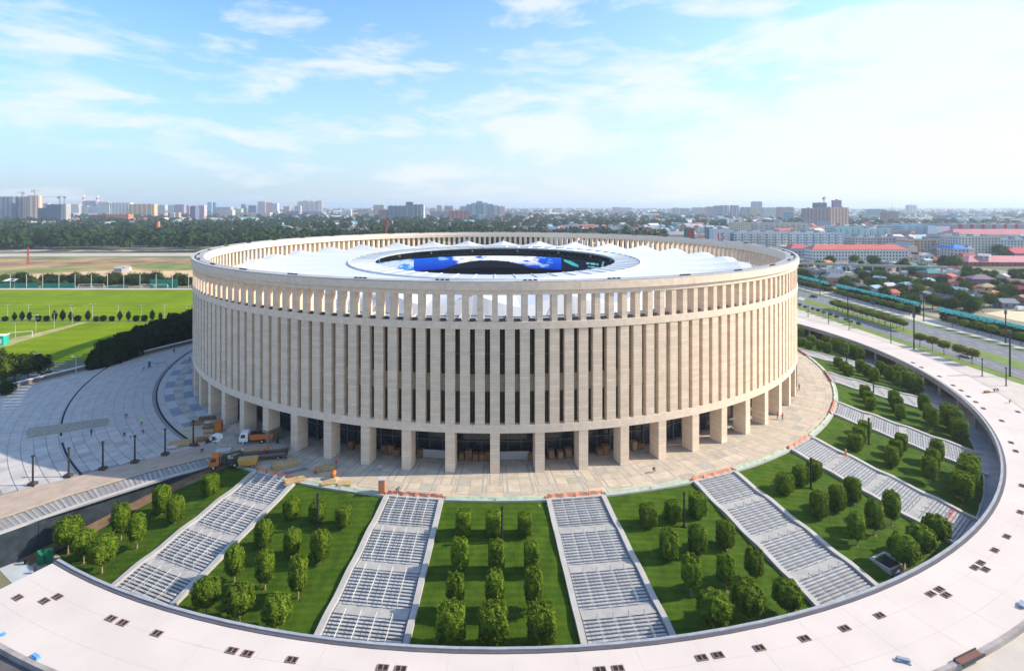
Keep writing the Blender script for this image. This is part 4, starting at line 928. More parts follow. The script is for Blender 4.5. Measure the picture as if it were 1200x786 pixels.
for i, (a, c, y, cl) in enumerate(((539, 546, 242, (.40, .50, .52)), (546.5, 552, 240, (.24, .38, .44)), (552.5, 558, 238.5, (.50, .46, .50)), (558.5, 565, 236, (.10, .40, .42)), (565.5, 571.5, 238, (.56, .44, .46)), (572, 577.5, 239.5, (.16, .42, .48)), (578, 584, 241, (.52, .50, .50)), (584.5, 591, 242, (.66, .48, .42)))): B_(a, c, y, 2000, cl, '%s tower of the teal and pink apartment cluster, counted from the left' % ORD[i], tops=1, yaw=8, glass=WG2)
B_(553, 560, 252, 1500, (.24, .26, .36), 'dark slate house block at the foot of the teal towers'); B_(560, 568, 252, 1500, (.50, .62, .56), 'pale green block at the foot of the teal towers'); B_(569, 580, 252, 1450, (.40, .32, .36), 'mauve block at the foot of the teal towers'); B_(600, 607, 249, 2100, (.58, .56, .58), 'small pale block above the rear rim'); B_(607, 619, 248.5, 2000, (.55, .54, .56), 'grey block with white bays above the rear rim')
B_(651, 658, 244, 3400, (.74, .68, .48), 'lone cream tower on the middle skyline'); B_(718, 726, 243, 3600, (.52, .40, .48), 'pale mauve slab left of a pink slab'); B_(727, 739, 243.5, 3700, (.62, .46, .50), 'pale pink slab on the middle skyline'); B_(656, 672, 266.5, 1000, (.60, .46, .44), 'low pink shed right behind the rear rim', 'shed', name='shed')
# right skyline
B_(789, 797, 244, 2300, (.56, .54, .54), 'pale tower at the left end of the right skyline', stripe=((.66, .52, .48), 2, .3)); B_(797.5, 807, 244.5, 2300, (.52, .56, .58), 'pale blue grey tower second on the right skyline')
B_(811.5, 828, 243.5, 2700, (.56, .48, .48), 'long pinkish slab on the right skyline', stripe=((.46, .30, .34), 3, .25)); B_(828, 837, 242.5, 2500, (.50, .32, .36), 'brick pink block left of the slate towers'); B_(837, 845, 241.5, 2400, (.26, .28, .36), 'left slate tower of a pair'); B_(845, 853, 241, 2400, (.24, .32, .36), 'right slate tower of a pair', stripe=((.50, .50, .48), 2, .25))
B_(856, 865, 241, 2300, (.22, .28, .36), 'dark slate tower with a pink flank', yaw=-12, stripe=((.56, .34, .38), 2, .25)); B_(868.5, 878, 243, 2300, (.42, .44, .46), 'grey slab left of the yellow banded slab'); B_(878.5, 886, 243, 2280, (.66, .54, .28), 'yellow banded slab on the right skyline')
B_(881, 892, 236.5, 2500, (.42, .42, .50), 'tallest grey tower on the right skyline', dp=20, tops=2); B_(893, 908, 243.5, 2250, (.50, .54, .54), 'pale grey slab right of the tallest grey tower')
B_(911, 928, 243, 1900, (.48, .33, .32), 'brown pink tower with a dark flat top', yaw=-8, tops=2); B_(920, 928, 249, 1700, (.12, .30, .34), 'dark teal block before the brown pink tower', glass=WG2)
B_(942, 966, 244.5, 1300, (.32, .22, .24), 'large brick apartment block with shaded front and two stepped tops', yaw=-14, dp=22, rcol=(.5, .3, .25), tops=2, stripe=((.42, .30, .30), 6, .25)); B_(966.5, 991, 243.5, 1330, (.55, .32, .22), 'large salmon brick apartment block with a small tower on top', yaw=8, dp=26, stripe=((.66, .48, .38), 6, .25))
B_(954, 967, 238, 1345, (.14, .20, .26), 'dark top storeys above the brick block', dp=14, glass=WG2, base=ztop(244, 1345)); B_(976, 984.5, 235, 1345, (.38, .28, .36), 'small mauve tower above the salmon block', dp=12, base=ztop(243.2, 1345))
B_(1017, 1036, 245.5, 2200, (.10, .28, .32), 'wide dark teal block on the right skyline', glass=WG2); B_(1035, 1050, 248, 1500, (.34, .24, .22), 'brown stepped block with a mast', tops=3); B_(1063, 1072.5, 240.5, 2900, (.58, .60, .62), 'lone pale tower on the far right skyline', stripe=((.70, .70, .70), 3, .3))
B_(1097, 1117, 252.5, 1900, (.10, .16, .26), 'dark blue hall with a bright blue corner', 'hall', name='hall'); B_(1115, 1120, 250.5, 1880, (.03, .34, .56), 'bright blue corner of the dark hall', 'hall', name='hall'); B_(1143, 1158, 253.5, 1900, (.74, .74, .74), 'white vaulted hall at the right', 'hall', name='hall')
# rows of flats on the right
B_(857, 877, 261, 900, (.62, .56, .40), 'cream block behind the blue white row'); B_(880, 942, 261.5, 1000, (.50, .50, .46), 'row of grey blocks with stepped pale balconies', balc=((.66, .62, .50), 10), yaw=2)
e15 = B_(833.5, 853.5, 269, 620, (.64, .64, .64), 'white gable end wall painted with a red number 15', ww=.01, wh=.01, dp=12, tops=1)
cu = bpy.data.curves.new('number', 'FONT'); cu.body = '15'; cu.size = 10.5; cu.extrude = .04; cu.offset = .12; cu.align_x = 'CENTER'; cu.space_character = .95
cu.materials.append(mat('red_number', (.62, .03, .05), .6)); o_ = bpy.data.objects.new('tmp', cu); COL.objects.link(o_); me = bpy.data.meshes.new_from_object(o_.evaluated_get(bpy.context.evaluated_depsgraph_get())); bpy.data.objects.remove(o_)
o = ob('painted_number', me, e15); o.rotation_euler = (math.pi/2, 0, 0); o.location = (-1.8, -6.1, ztop(280, 620)-G0)
B_(827, 834, 266, 640, (.24, .30, .30), 'narrow gabled green grey house left of the number 15 wall', roof='gable', rcol=(.3, .35, .35))
B_(803, 812, 268, 660, (.08, .22, .17), 'green shop with red sign band behind the rim', 'shop', name='shop', stripe=((.55, .06, .05), 1, .5))
B_(855, 918, 271.5, 620, (.52, .58, .60), 'pale blue five storey flats with cream bays, left half of the row', balc=((.72, .70, .58), 7), ww=2.2); B_(918.5, 980, 272.5, 618, (.50, .60, .62), 'pale blue five storey flats with white balconies, right half of the row', balc=((.72, .74, .74), 7), ww=2.2)
B_(972, 1006, 265.5, 760, (.36, .56, .56), 'teal five storey flats behind the blue white row', balc=((.50, .68, .66), 5)); B_(1006.5, 1038, 268, 800, (.42, .58, .60), 'turquoise flats right of the teal flats', balc=((.66, .70, .70), 4)); B_(1034, 1060, 264, 860, (.50, .56, .58), 'pale flats with white gable left of the light blue row'); B_(1050, 1093, 263, 850, (.36, .54, .62), 'long light blue flats with dark balconies', balc=((.58, .68, .70), 5)); B_(1093, 1107, 265.5, 740, (.74, .74, .72), 'blank white gable wall right of the light blue flats', ww=.01, wh=.01)
B_(1107, 1210, 262.5, 820, (.46, .44, .44), 'long grey flats with wine red stripes', stripe=((.42, .06, .09), 8, .3), ww=2.0); B_(1107, 1215, 274.5, 720, (.50, .48, .48), 'long low building with a pink red roof before the striped flats', roof='hip', rcol=(.44, .16, .17), dp=26)
B_(994, 1050, 277.5, 640, (.50, .46, .44), 'grey pink five storey flats behind the red roofed school', stripe=((.50, .22, .18), 3, .12)); B_(1058, 1093, 280.5, 600, (.60, .50, .38), 'beige flats with two orange brown strips', stripe=((.58, .22, .10), 2, .18))
B_(1094, 1128, 275, 610, (.40, .44, .42), 'grey green flats left of the pale tall flats'); B_(1112, 1161, 276.5, 570, (.58, .55, .48), 'pale grey tall flats with rows of square windows', ww=1.4, wh=1.4, fl=2.8, bay=3.2); B_(1161, 1210, 280, 600, (.40, .48, .48), 'grey blue flats at the right edge behind the green roofs')
B_(947, 1057, 291.5, 520, (.62, .62, .60), 'long white four storey building with a red hipped roof', 'school', roof='hip', rcol=(.50, .12, .09), name='school', fl=3.1, bay=3.0, ww=1.5, dp=15); B_(922, 946, 290.5, 560, (.42, .44, .54), 'lilac wing with a red hipped roof at the stadium edge', 'school', roof='hip', rcol=(.46, .11, .09), name='school', dp=16)
B_(1127, 1215, 306, 480, (.40, .10, .09), 'red brick three storey building with a pink roof', 'school', roof='hip', rcol=(.54, .23, .23), name='school', ww=1.5, wh=1.9, bay=3.6, fl=3.6, dp=18, yaw=-3, stripe=((.46, .16, .13), 14, .12))
B_(1178, 1212, 296, 560, (.30, .20, .26), 'dark red roofed house behind the red brick building', 'house', roof='gable', rcol=(.44, .06, .07), name='house'); B_(1118, 1150, 303.5, 530, (.30, .14, .14), 'low dark red roofed building left behind the brick building', 'building', roof='hip', rcol=(.32, .07, .07), name='building')
B_(1166, 1180, 291, 570, (.30, .45, .42), 'small hall with a turquoise roof', 'hall', roof='hip', rcol=(.02, .34, .32), name='hall'); B_(1101, 1109, 290.5, 560, (.5, .5, .48), 'small house with a bright blue roof, left of a bigger one', 'house', roof='hip', rcol=(.02, .18, .52), name='house'); B_(1110, 1128, 291, 550, (.50, .50, .46), 'bigger house with a bright blue roof', 'house', roof='hip', rcol=(.02, .20, .60), name='house')
B_(1064, 1080, 298.5, 520, (.46, .46, .46), 'grey two storey house with a dark flat roof', 'house', name='house', rcol=(.12, .07, .08)); B_(1081, 1091, 299, 505, (.74, .66, .56), 'bright cream gabled house', 'house', roof='gable', rcol=(.72, .60, .50), name='house', yaw=80); B_(1089, 1101, 304, 500, (.40, .16, .10), 'brown brick house with an arched porch', 'house', roof='hip', rcol=(.30, .10, .07), name='house'); B_(1063, 1098, 311.5, 440, (.48, .47, .44), 'grey three storey block below the elevated pipeline', 'building', name='building', fl=2.9)
# small houses among the trees
HS = [(1079, 1098, 329, 400, 'r', (.36, .13, .09), (.02, .20, .20), 'brick house with a dark teal hipped roof', 5.5, 10), (1055, 1071, 341.5, 372, 'r', (.40, .36, .32), (.30, .42, .46), 'low house with a pale blue grey roof behind the green barrier', 3.6, -15), (1080, 1095, 336, 385, 'r', (.40, .36, .32), (.32, .46, .50), 'low house with a light blue roof right of the blue grey one', 3.6, 10), (1101, 1126, 326.5, 412, 'f', (.62, .60, .50), (.50, .50, .50), 'long white low building with a flat grey roof', 4.6, -8), (1138, 1160, 338, 385, 'r', (.22, .14, .16), (.26, .19, .22), 'large house with a brown purple hipped roof', 6.0, -20), (1150, 1164, 343, 372, 'r', (.62, .48, .22), (.50, .36, .20), 'yellow walled annex below the large purple roof', 3.4, -20), (1105, 1118, 334, 392, 'g', (.46, .20, .14), (.42, .10, .08), 'brick house with two red gables', 5.5, 30), (1128, 1139, 336, 388, 'g', (.42, .18, .10), (.46, .17, .08), 'small house with an orange brown roof', 4.0, 15), (1112, 1122, 338, 378, 'g', (.5, .3, .28), (.50, .16, .14), 'pink red roofed house among trees', 3.6, -20), (1169, 1181, 343, 368, 'g', (.30, .28, .28), (.10, .10, .12), 'small house with a dark slate roof', 4.0, -30), (1187, 1201, 351, 345, 'g', (.34, .10, .18), (.46, .05, .10), 'magenta red roofed house at the right edge', 5.6, 25), (1141, 1152, 356, 340, 'g', (.30, .26, .24), (.16, .13, .12), 'dark brown roofed cottage near the green barrier', 3.4, 10), (1131, 1139, 355, 342, 'g', (.5, .5, .5), (.30, .40, .46), 'tiny pale blue roofed cottage', 3.2, 40), (1093, 1106, 355, 336, 'g', (.16, .14, .16), (.06, .07, .09), 'dark roofed shed just behind the green barrier', 3.2, 4), (1107, 1119, 357.5, 330, 'g', (.16, .14, .15), (.08, .09, .11), 'long dark shed with a blue tarpaulin beside it', 3.0, 4), (1170, 1186, 362, 322, 'g', (.26, .26, .27), (.18, .20, .22), 'low grey shed beside the sandy yard', 3.0, -10), (966, 990, 334, 352, 'r', (.62, .33, .20), (.17, .18, .22), 'peach walled house with a dark grey hipped roof beside the road', 5.0, -12), (966, 984, 323, 385, 'f', (.58, .58, .56), (.50, .50, .46), 'low white building behind the peach walled house', 4.2, -6), (984, 1004, 329, 375, 'f', (.52, .47, .38), (.60, .55, .42), 'low building with a cream flat roof', 3.4, -20), (937, 964, 322, 400, 'f', (.30, .28, .30), (.34, .32, .32), 'long grey shed at the stadium edge', 3.4, -4), (1037, 1046, 320, 420, 'g', (.56, .42, .36), (.46, .20, .10), 'small house with a rusty roof', 4.0, 30), (1041, 1050, 328, 400, 'g', (.56, .44, .42), (.50, .36, .34), 'small pink house among the trees', 4.0, -20), (1000, 1012, 342, 362, 'g', (.36, .30, .28), (.24, .22, .24), 'grey roofed cottage behind the green barrier', 3.2, 12), (1149, 1158, 312, 470, 'g', (.56, .5, .5), (.62, .52, .5), 'pale gabled house above the brick building roof', 9, 40), (1185, 1196, 338, 390, 'g', (.45, .3, .28), (.36, .2, .18), 'brown gabled house near the right edge', 4.0, 50), (1060, 1068, 326, 410, 'g', (.5, .48, .44), (.4, .4, .4), 'pale grey cottage left of the teal roofed house', 3.6, 20), (1094, 1101, 323, 430, 'f', (.70, .70, .68), (.6, .6, .6), 'tiny white flat roofed house', 4, 0)]
for x0, x1, yb, d, ty, wc, rc, lab, h_, yaw in HS:
    d = F*(CAM.z-G0)/(yb-YH)+4
    B_(x0, x1, 0, d, wc, lab, 'house', yaw=yaw, roof={'r': 'hip', 'g': 'gable', 'f': 'flat'}[ty], rcol=rc, h=h_, name='house', dp=max(7, (x1-x0)/F*d*.75), ww=1.1, wh=1.2, bay=2.8, fl=2.8, tops=1)
for j, (x, y) in enumerate(((984, 318.5), (992, 319.5), (1000, 320.5), (1008, 321.5))):
    e = empty('market_canopy', gp(x, y), -.05, 'blue roofed market canopy, %s from the left' % ORD[j], 'canopy', 'blue market canopies'); b = MB(); b.quad((-2.4, -3, 3.4), (2.4, -3, 3.4), (2.4, 0, 4.4), (-2.4, 0, 4.4)); b.quad((2.4, 3, 3.4), (-2.4, 3, 3.4), (-2.4, 0, 4.4), (2.4, 0, 4.4)); ob('roof', b.mesh('roof', cmat((.03, .20, .56))), e)
    b = MB(); [b.box(sx*2.2-.1, sy*2.8-.1, 0, sx*2.2+.1, sy*2.8+.1, 3.4) for sx in (-1, 1) for sy in (-1, 1)]; ob('post', b.mesh('post', M['steel']), e)
# elevated pipeline
a, c = gp(925, 321), gp(1112, 327); e = empty('elevated_pipeline', a, 0, 'long grey elevated concrete beam on posts before the red roofed school', 'pipeline'); d_ = (c-a); T = Matrix.Rotation(math.atan2(d_.y, d_.x), 4, 'Z'); b = MB(); b.box(0, -.8, 7.6, d_.length, .8, 9.2, T=T); ob('beam', b.mesh('beam', M['conc']), e)
for k in range(12):
    b = MB(); b.box(d_.length*(k+.5)/12-.5, -.5, 0, d_.length*(k+.5)/12+.5, .5, 7.59, T=T); ob('post', b.mesh('post', M['conc']), e)
# chimneys and cranes
for j, (x, yt, w_) in enumerate(((98, 228.5, 2.2), (114.2, 229, 2.2), (126.5, 235, 1.4))):
    d = 3300; p = at(x, d); h_ = ztop(yt, d)-G0; e = empty('chimney', p, 0, 'red and white striped power station chimney, '+('leftmost', 'middle', 'shorter right one')[j], 'chimney', 'striped chimneys'); b = MB(); n = 9; r0 = w_*d/F*.55
    for k in range(n): b.tube((0, 0, h_*k/n), (0, 0, h_*(k+1)/n), r0*(1.25-.4*k/n), 10, m=(k+1) % 2 if k > 1 else 1, r2=r0*(1.25-.4*(k+1)/n), caps=k == n-1)
    ob('shaft', b.mesh('shaft', [cmat((.60, .10, .08)), cmat((.72, .70, .70))]), e)
def crane(x, yt, yb, jib, back, d, lab, col=(.6, .35, .12)):
    p = at(x, d, ztop(yb, d)-.5); h_ = ztop(yt, d)-p.z; e = empty('tower_crane', p, 0, lab, 'crane'); s = d/F; m = cmat(col)
    b = MB(); w = 1.0
    for q in ((-w, -w), (w, -w), (w, w), (-w, w)): b.tube((*q, 0), (*q, h_), .28, 4)
    for k in range(int(h_/3)): z = k*3; b.tube((-w, -w, z), (w, -w, z+3), .18, 3); b.tube((w, -w, z+3), (w, w, z), .18, 3)
    ob('mast', b.mesh('mast', m), e)
    b = MB(); L1 = jib*s
    for yy in (-.8, .8): b.tube((0, yy, h_), (L1, yy, h_), .28, 4)
    b.tube((0, 0, h_+1.8), (L1, 0, h_+1.2), .25, 4)
    for k in range(10): b.tube((L1*k/10, 0, h_+1.7), (L1*(k+.5)/10, -.8, h_), .15, 3); b.tube((L1*(k+.5)/10, .8, h_), (L1*(k+1)/10, 0, h_+1.6), .15, 3)
    b.tube((0, 0, h_+6), (L1*.7, 0, h_+1.6), .14, 3); b.tube((0, 0, h_), (0, 0, h_+6), .4, 4); ob('jib', b.mesh('jib', m), e)
    b = MB(); L2 = back*s; b.box(min(0, L2), -.7, h_-.3, max(0, L2), .7, h_+.2); b.tube((0, 0, h_+6), (L2, 0, h_+.4), .14, 3); ob('counter_jib', b.mesh('counter_jib', m), e)
    b = MB(); b.box(L2-1.5, -1, h_-3.5, L2+1.5, 1, h_+.4); b.box(-1.2, -2.4, h_-2.6, 1.4, -.9, h_-.2); ob('counterweight', b.mesh('counterweight', cmat((.12, .12, .14))), e)
crane(26, 226, 231, -6, 2, 1640, 'tower crane above the leftmost blue grey towers', (.25, .28, .34)); crane(40.5, 223.5, 230, 7, -3, 1650, 'orange tower crane above the tan brick tower', (.62, .30, .14)); crane(70, 231, 240, 5.5, -2, 1500, 'tower crane above the dark tower, left one of two', (.3, .18, .16)); crane(75.5, 231, 240, -27, 1, 1520, 'tower crane with a long jib reaching left', (.34, .42, .48)); crane(965.5, 232, 238, 3, -1, 1350, 'small crane above the brick block on the right', (.5, .3, .3))
e = empty('antenna_mast', at(1045, 1500, ztop(248, 1500)), 0, 'thin antenna mast on the brown stepped block', 'mast'); b = MB(); b.tube((0, 0, 0), (0, 0, ztop(235, 1500)-ztop(248, 1500)), .5, 5, r2=.15); ob('pole', b.mesh('pole', M['redmetal']), e)
e = empty('antenna_mast', at(530.5, 2300), 0, 'thin antenna mast above the red brick block', 'mast'); b = MB(); b.tube((0, 0, 0), (0, 0, ztop(235.5, 2300)-G0), .9, 5, r2=.3); ob('pole', b.mesh('pole', cmat((.5, .3, .3))), e)
e = empty('red_water_mast', at(453, 700), 0, 'red banner mast behind the rear rim of the stadium', 'mast'); b = MB(); b.tube((0, 0, 0), (0, 0, ztop(260, 700)-G0), .5, 6); b.box(-1.4, -1.4, ztop(262, 700)-G0, 1.4, 1.4, ztop(258.5, 700)-G0); ob('pole', b.mesh('pole', M['redmetal']), e)
e = empty('water_tower', at(185.5, 900), 0, 'orange rusty water tower among the belt trees', 'water tower'); b = MB(); b.tube((0, 0, 0), (0, 0, 10), 1.3, 10); b.tube((0, 0, 10), (0, 0, 15), 1.3, 12, r2=3.3); b.tube((0, 0, 15), (0, 0, ztop(259.5, 900)-G0), 3.3, 12, r2=2.6); ob('tank', b.mesh('tank', cmat((.60, .22, .08))), e)
# low distant housing as one mass
HC = [(.50, .44, .38), (.36, .36, .38), (.62, .60, .56), (.50, .24, .18), (.40, .38, .34), (.30, .36, .40), (.66, .56, .40), (.25, .38, .38)]
RC = [(.36, .10, .07), (.30, .28, .27), (.52, .52, .52), (.20, .30, .38), (.28, .14, .10), (.42, .40, .38), (.14, .30, .30)]
hb = MB(); rg = random.Random(21); cnt = 0
while cnt < 5200:
    x = rg.uniform(-100, 1300); d = math.exp(rg.uniform(math.log(560), math.log(11000)))
    if x < 640 and d < 1250: continue
    if d < 700 and x < 940: pass
    p = at(x, d)
    if rg.random() < .45 and noise.noise(Vector((p.x*.0022, p.y*.0022, 4))) > .05: continue
    s = 1+d/5000; w, dp, h_ = rg.uniform(7, 16)*s, rg.uniform(7, 12)*s, rg.uniform(3.2, 7)*(1+d/7000)
    if rg.random() < .12: w *= 2.5; h_ *= 2
    T = Matrix.Translation(p)@Matrix.Rotation(rg.uniform(0, 3.14), 4, 'Z'); wi = rg.randrange(8); ri = 8+rg.randrange(7)
    hb.box(-w/2, -dp/2, 0, w/2, dp/2, h_, wi, T=T)
    if rg.random() < .75:
        rh = dp*.35; q = [T@Vector(v) for v in ((-w/2-.4, -dp/2-.4, h_), (w/2+.4, -dp/2-.4, h_), (w/2+.4, dp/2+.4, h_), (-w/2-.4, dp/2+.4, h_), (-w/2, 0, h_+rh), (w/2, 0, h_+rh))]
        q = [tuple(v) for v in q]; hb.quad(q[0], q[1], q[5], q[4], ri); hb.quad(q[2], q[3], q[4], q[5], ri); hb.poly([q[1], q[2], q[5]], wi); hb.poly([q[3], q[0], q[4]], wi)
    cnt += 1
tag(ob('distant_houses', hb.mesh('distant_houses', [cmat(c) for c in HC+RC])), kind='stuff')

# ------------------------------------------------------------------ right side: road, verges, trees
def strip_(name, x0, x1, z, m, y0=-140, y1=620, **k): return sheet(name, [(x0, y0), (x1, y0), (x1, y1), (x0, y1)], z, m, **k)
sheet('street_pavement', [pol(151.3, 10+i*2.5) for i in range(49)]+[(157, 160), (157, 620), (206, 620), (206, -150), (160, -230), (40, -230)], -1.47, M['walk'])
sheet('outer_ground', [pol(151.3, -75+i*2.5) for i in range(32)]+[(20, -230), (-120, -230), (-190, -160)], -1.46, mat('outer_dark_ground', (.10, .09, .09), .9, .2, .3))
strip_('verge', 156.8, 161.4, -1.45, M['verge']); strip_('carriageway', 161.5, 170.6, -1.44, M['asph']); strip_('median', 170.8, 178.6, -1.36, M['verge']); strip_('carriageway', 178.8, 191.6, -1.44, M['asph']); strip_('verge', 191.8, 194.8, -1.45, M['verge'])
sheet('crossover', [(170.5, 96), (178.9, 104), (178.9, 118), (170.5, 112)], -1.35, M['asph'])
b = MB()
for x in (161.42, 170.6, 178.62, 191.6): b.box(x-.0, -140, -1.46, x+.18, 620, -1.34)
tag(ob('road_kerb', b.mesh('road_kerb', M['conc'])), kind='structure')
b = MB()
for k in range(90): y = -130+k*6; b.quad((166.0, y, -1.434), (166.15, y, -1.434), (166.15, y+3, -1.434), (166.0, y+3, -1.434)); b.quad((183, y, -1.434), (183.15, y, -1.434), (183.15, y+3, -1.434), (183, y+3, -1.434)); b.quad((187.3, y, -1.434), (187.45, y, -1.434), (187.45, y+3, -1.434), (187.3, y+3, -1.434))
for i in range(5): b.quad((173+i*1.1, 97+i*1.4, -1.344), (173.5+i*1.1, 97+i*1.4, -1.344), (173.5+i*1.1, 103+i*1.4, -1.344), (173+i*1.1, 103+i*1.4, -1.344))
tag(ob('road_marking', b.mesh('road_marking', M['line'])), kind='structure')
sheet('market_ground', [(211, -150), (420, -150), (420, 330), (211, 330)], -1.49, mat('yard_ground', (.16, .17, .09), .95, .3, .08, col2=(.34, .29, .20), detail=10))
psheet('sandy_yard', [(1153, 367), (1178, 363.5), (1215, 366), (1230, 382), (1200, 377.5)], -1.45, mat('sandy_yard', (.62, .50, .32), .95, .08, .1))
psheet('side_court', [(1088, 436), (1120, 433), (1160, 452), (1150, 462)], -1.46, M['conc_lt'])
# barrier with green netting over an ivy hedge
e = empty('green_barrier', (208, 40, G0), 0, 'long ivy covered barrier topped with green netting beyond the road', 'barrier')
segs = [(-90, 46.5), (58, 122), (129, 330)]
for y0, y1 in segs:
    n = int((y1-y0)/6)
    for k in range(n):
        ya, yb = y0+(y1-y0)*k/n, y0+(y1-y0)*(k+1)/n; b = MB(); nn = 4
        for j in range(nn):
            u, v = ya+(yb-ya)*j/nn-40, ya+(yb-ya)*(j+1)/nn-40
            def hz(y): return 6.1+.3*noise.noise(Vector((y*.5, 3, 1)))
            def lo(y): return 4.2+.7*noise.noise(Vector((y*.9, 7, 1)))
            b.quad((-.95, u, lo(u)), (-.95, v, lo(v)), (-.1, v, hz(v)), (-.1, u, hz(u))); b.quad((-.1, u, hz(u)), (-.1, v, hz(v)), (2.6, v, 4.9+.3*noise.noise(Vector((v*.6, 1, 1)))), (2.6, u, 4.9+.3*noise.noise(Vector((u*.6, 1, 1)))))
        ob('net_panel', b.mesh('net_panel', M['net']), e)
    ln = y1-y0; me = leaf_mesh('ivy_hedge', int(ln*70), (1.15, ln/2, 2.9), .5, int(y0)+200, 9, .75, [M['leafC']], core=.86, cz=2.3, lump=.02); o = ob('ivy_hedge', me, e, (0, (y0+y1)/2-40, 0)); o['kind'] = 'stuff'
# umbrella shaped street trees
UM = [(leaf_mesh('crown', 1100, (1.75, 1.85, 1.2), .26, 120+v, 3.2, .6, [M['leafY'] if v % 2 else M['leafA']], core=.8, cz=3.7, lump=.1), trunk_mesh(2.7, .14, v, M['bark'], 5, 1.2)) for v in range(4)]
def street_tree(x, y, lab, grp, s=1, v=None):
    c, t = UM[rnd.randrange(4) if v is None else v]; e = empty('street_tree', (x, y, G0), rnd.choice((0, 1.57, 3.14)), lab, 'tree', grp); s *= rnd.uniform(.92, 1.08); e.scale = (s, s, s); ob('trunk', t, e); ob('crown', c, e)
ys = [-36+6.1*k for k in range(40)]; ys = [y for y in ys if not 34 < y < 52]
for i, y in enumerate(ys[:39]): street_tree(200.5, y, 'flat-topped street tree on the far pavement, %s in the line from the right edge' % ORD[i], 'street trees on the far pavement')
my = [(159.6, -24), (160, -18.5), (159.8, -12.5), (160.2, -7), (160, -1.5)]
for i, (x, y) in enumerate(my): street_tree(x+.3, y, 'box-headed reddish street tree on the near verge, %s from the right' % ORD[i], 'street trees on the near verge', 1.0, 1)
md = [(173.5, 24+3.6*k) for k in range(14)]+[(176.5, 30+4.2*k) for k in range(11)]
for i, (x, y) in enumerate(md): street_tree(x, y, 'flat-topped tree in nearer median clump, %s in its %s line' % (ORD[i if i < 14 else i-14], 'near' if i < 14 else 'far'), 'street trees in the nearer median clump', .92)
md = [(164+rnd.uniform(0, 12), 108+4.4*k) for k in range(26)]
for i, (x, y) in enumerate([(173.5, 112+3.9*k) for k in range(20)]+[(177, 114+4.4*k) for k in range(16)]): street_tree(x, y, 'flat-topped tree in farther median clump, %s in its %s line' % (ORD[i if i < 20 else i-20], 'near' if i < 20 else 'far'), 'street trees in the farther median clump', .92)
for i, (x, y) in enumerate([(159, 30+5*k) for k in range(22)]): street_tree(x+rnd.uniform(-.6, .6), y, 'low bushy tree along the near verge, %s beyond the tall mast' % ORD[i], 'bushy trees along the near verge', .5)
# street lamps
tl = post('street_lamp', 13.5, .24, 'spots'); f_ = True
for i, (x, y, h_, lab) in enumerate(((1183.5, 441, 1, 'tall black mast nearest the right edge on the near verge'), (1071, 409.5, 1, 'tall black mast on the near verge in the middle of the road view'), (993.5, 377, 1, 'tall black mast on the near verge next to the farther median gap'), (1082.5, 376.5, .93, 'tall black mast on the far pavement beside the barrier gap'), (1178.5, 402, .95, 'tall black mast on the far pavement near the right edge'), (961, 346, .95, 'tall dark mast on the far pavement near the stadium'))):
    p = gp(x, y)
    if f_: tl.location = p; tag(tl, lab, 'lamp post', 'tall masts along the road'); f_ = False
    else: copy_tree(tl, p, 0, lab, scale=(h_, h_, h_))
sl = post('pavement_lamp', 5.2, .15, 'plain'); f_ = True
for i, (x, y) in enumerate(((1179, 452), (1151, 440.5), (1044, 402.5), (995, 388), (971, 379.5), (947, 371))):
    p = gp(x, y); lab = 'short black lamp on the pavement outside the promenade, %s from the right' % ORD[i]
    if f_: sl.location = p; tag(sl, lab, 'lamp post', 'short lamps outside the promenade'); f_ = False
    else: copy_tree(sl, p, 0, lab)
# neighbourhood trees
M['leafN'] = mat('garden_leaves', (.026, .062, .008), .85, .3, .15, col2=(.10, .145, .018), rand=.4, leaf=True, spec=.08)
NTR = [(leaf_mesh('crown', 1600, (3.2, 3.1, 2.9), .42, 140+v, 2.1, .5, [M['leafN']], core=.75, cz=4.6, lump=.28), trunk_mesh(2.6, .22, v, M['bark'], 4, 1.4)) for v in range(5)]
occ = [((x0+x1)/2, yb, (x1-x0)/2) for x0, x1, yb, *_ in HS]
rg = random.Random(17); n = 0; tries = 0
RF = [('red', (.44, .10, .07)), ('dark slate', (.10, .11, .13)), ('pale grey', (.46, .46, .45)), ('brown', (.26, .14, .09)), ('light blue', (.28, .42, .48)), ('rusty orange', (.46, .20, .09)), ('teal', (.04, .24, .22))]
while n < 34 and tries < 3000:
    tries += 1; x = rg.uniform(950, 1225); y = rg.uniform(311, 364)
    if y > 338+(x-940)*.14 or gp(x, y).x < 216 or (x > 1120 and y < 326) or (x > 1143 and y > 360): continue
    w_ = rg.uniform(3.6, 6.2)*(y-240)/100
    if any(abs(x-cx_) < hw_+w_+2 and abs(y-yb) < 6 for cx_, yb, hw_ in occ): continue
    nm_, rc_ = RF[n % 7]; wc_ = rg.choice([(.52, .46, .38), (.40, .18, .12), (.58, .56, .52), (.46, .40, .34)]); d = F*(CAM.z-G0)/(y-YH)+4
    e = B_(x-w_, x+w_, 0, d, wc_, 'small cottage with a %s roof among the leafy gardens beyond the green barrier' % nm_, 'house', yaw=rg.uniform(-40, 40), roof=rg.choice(['hip', 'gable', 'gable']), rcol=rc_, h=rg.uniform(3.2, 4.8), name='house', dp=max(6, 2*w_/F*d*.7), ww=1.0, wh=1.1, bay=2.8, fl=2.8); e['group'] = 'cottages with %s roofs in the gardens' % nm_
    occ.append((x, y, w_)); n += 1
rg = random.Random(5); n = 0; tries = 0
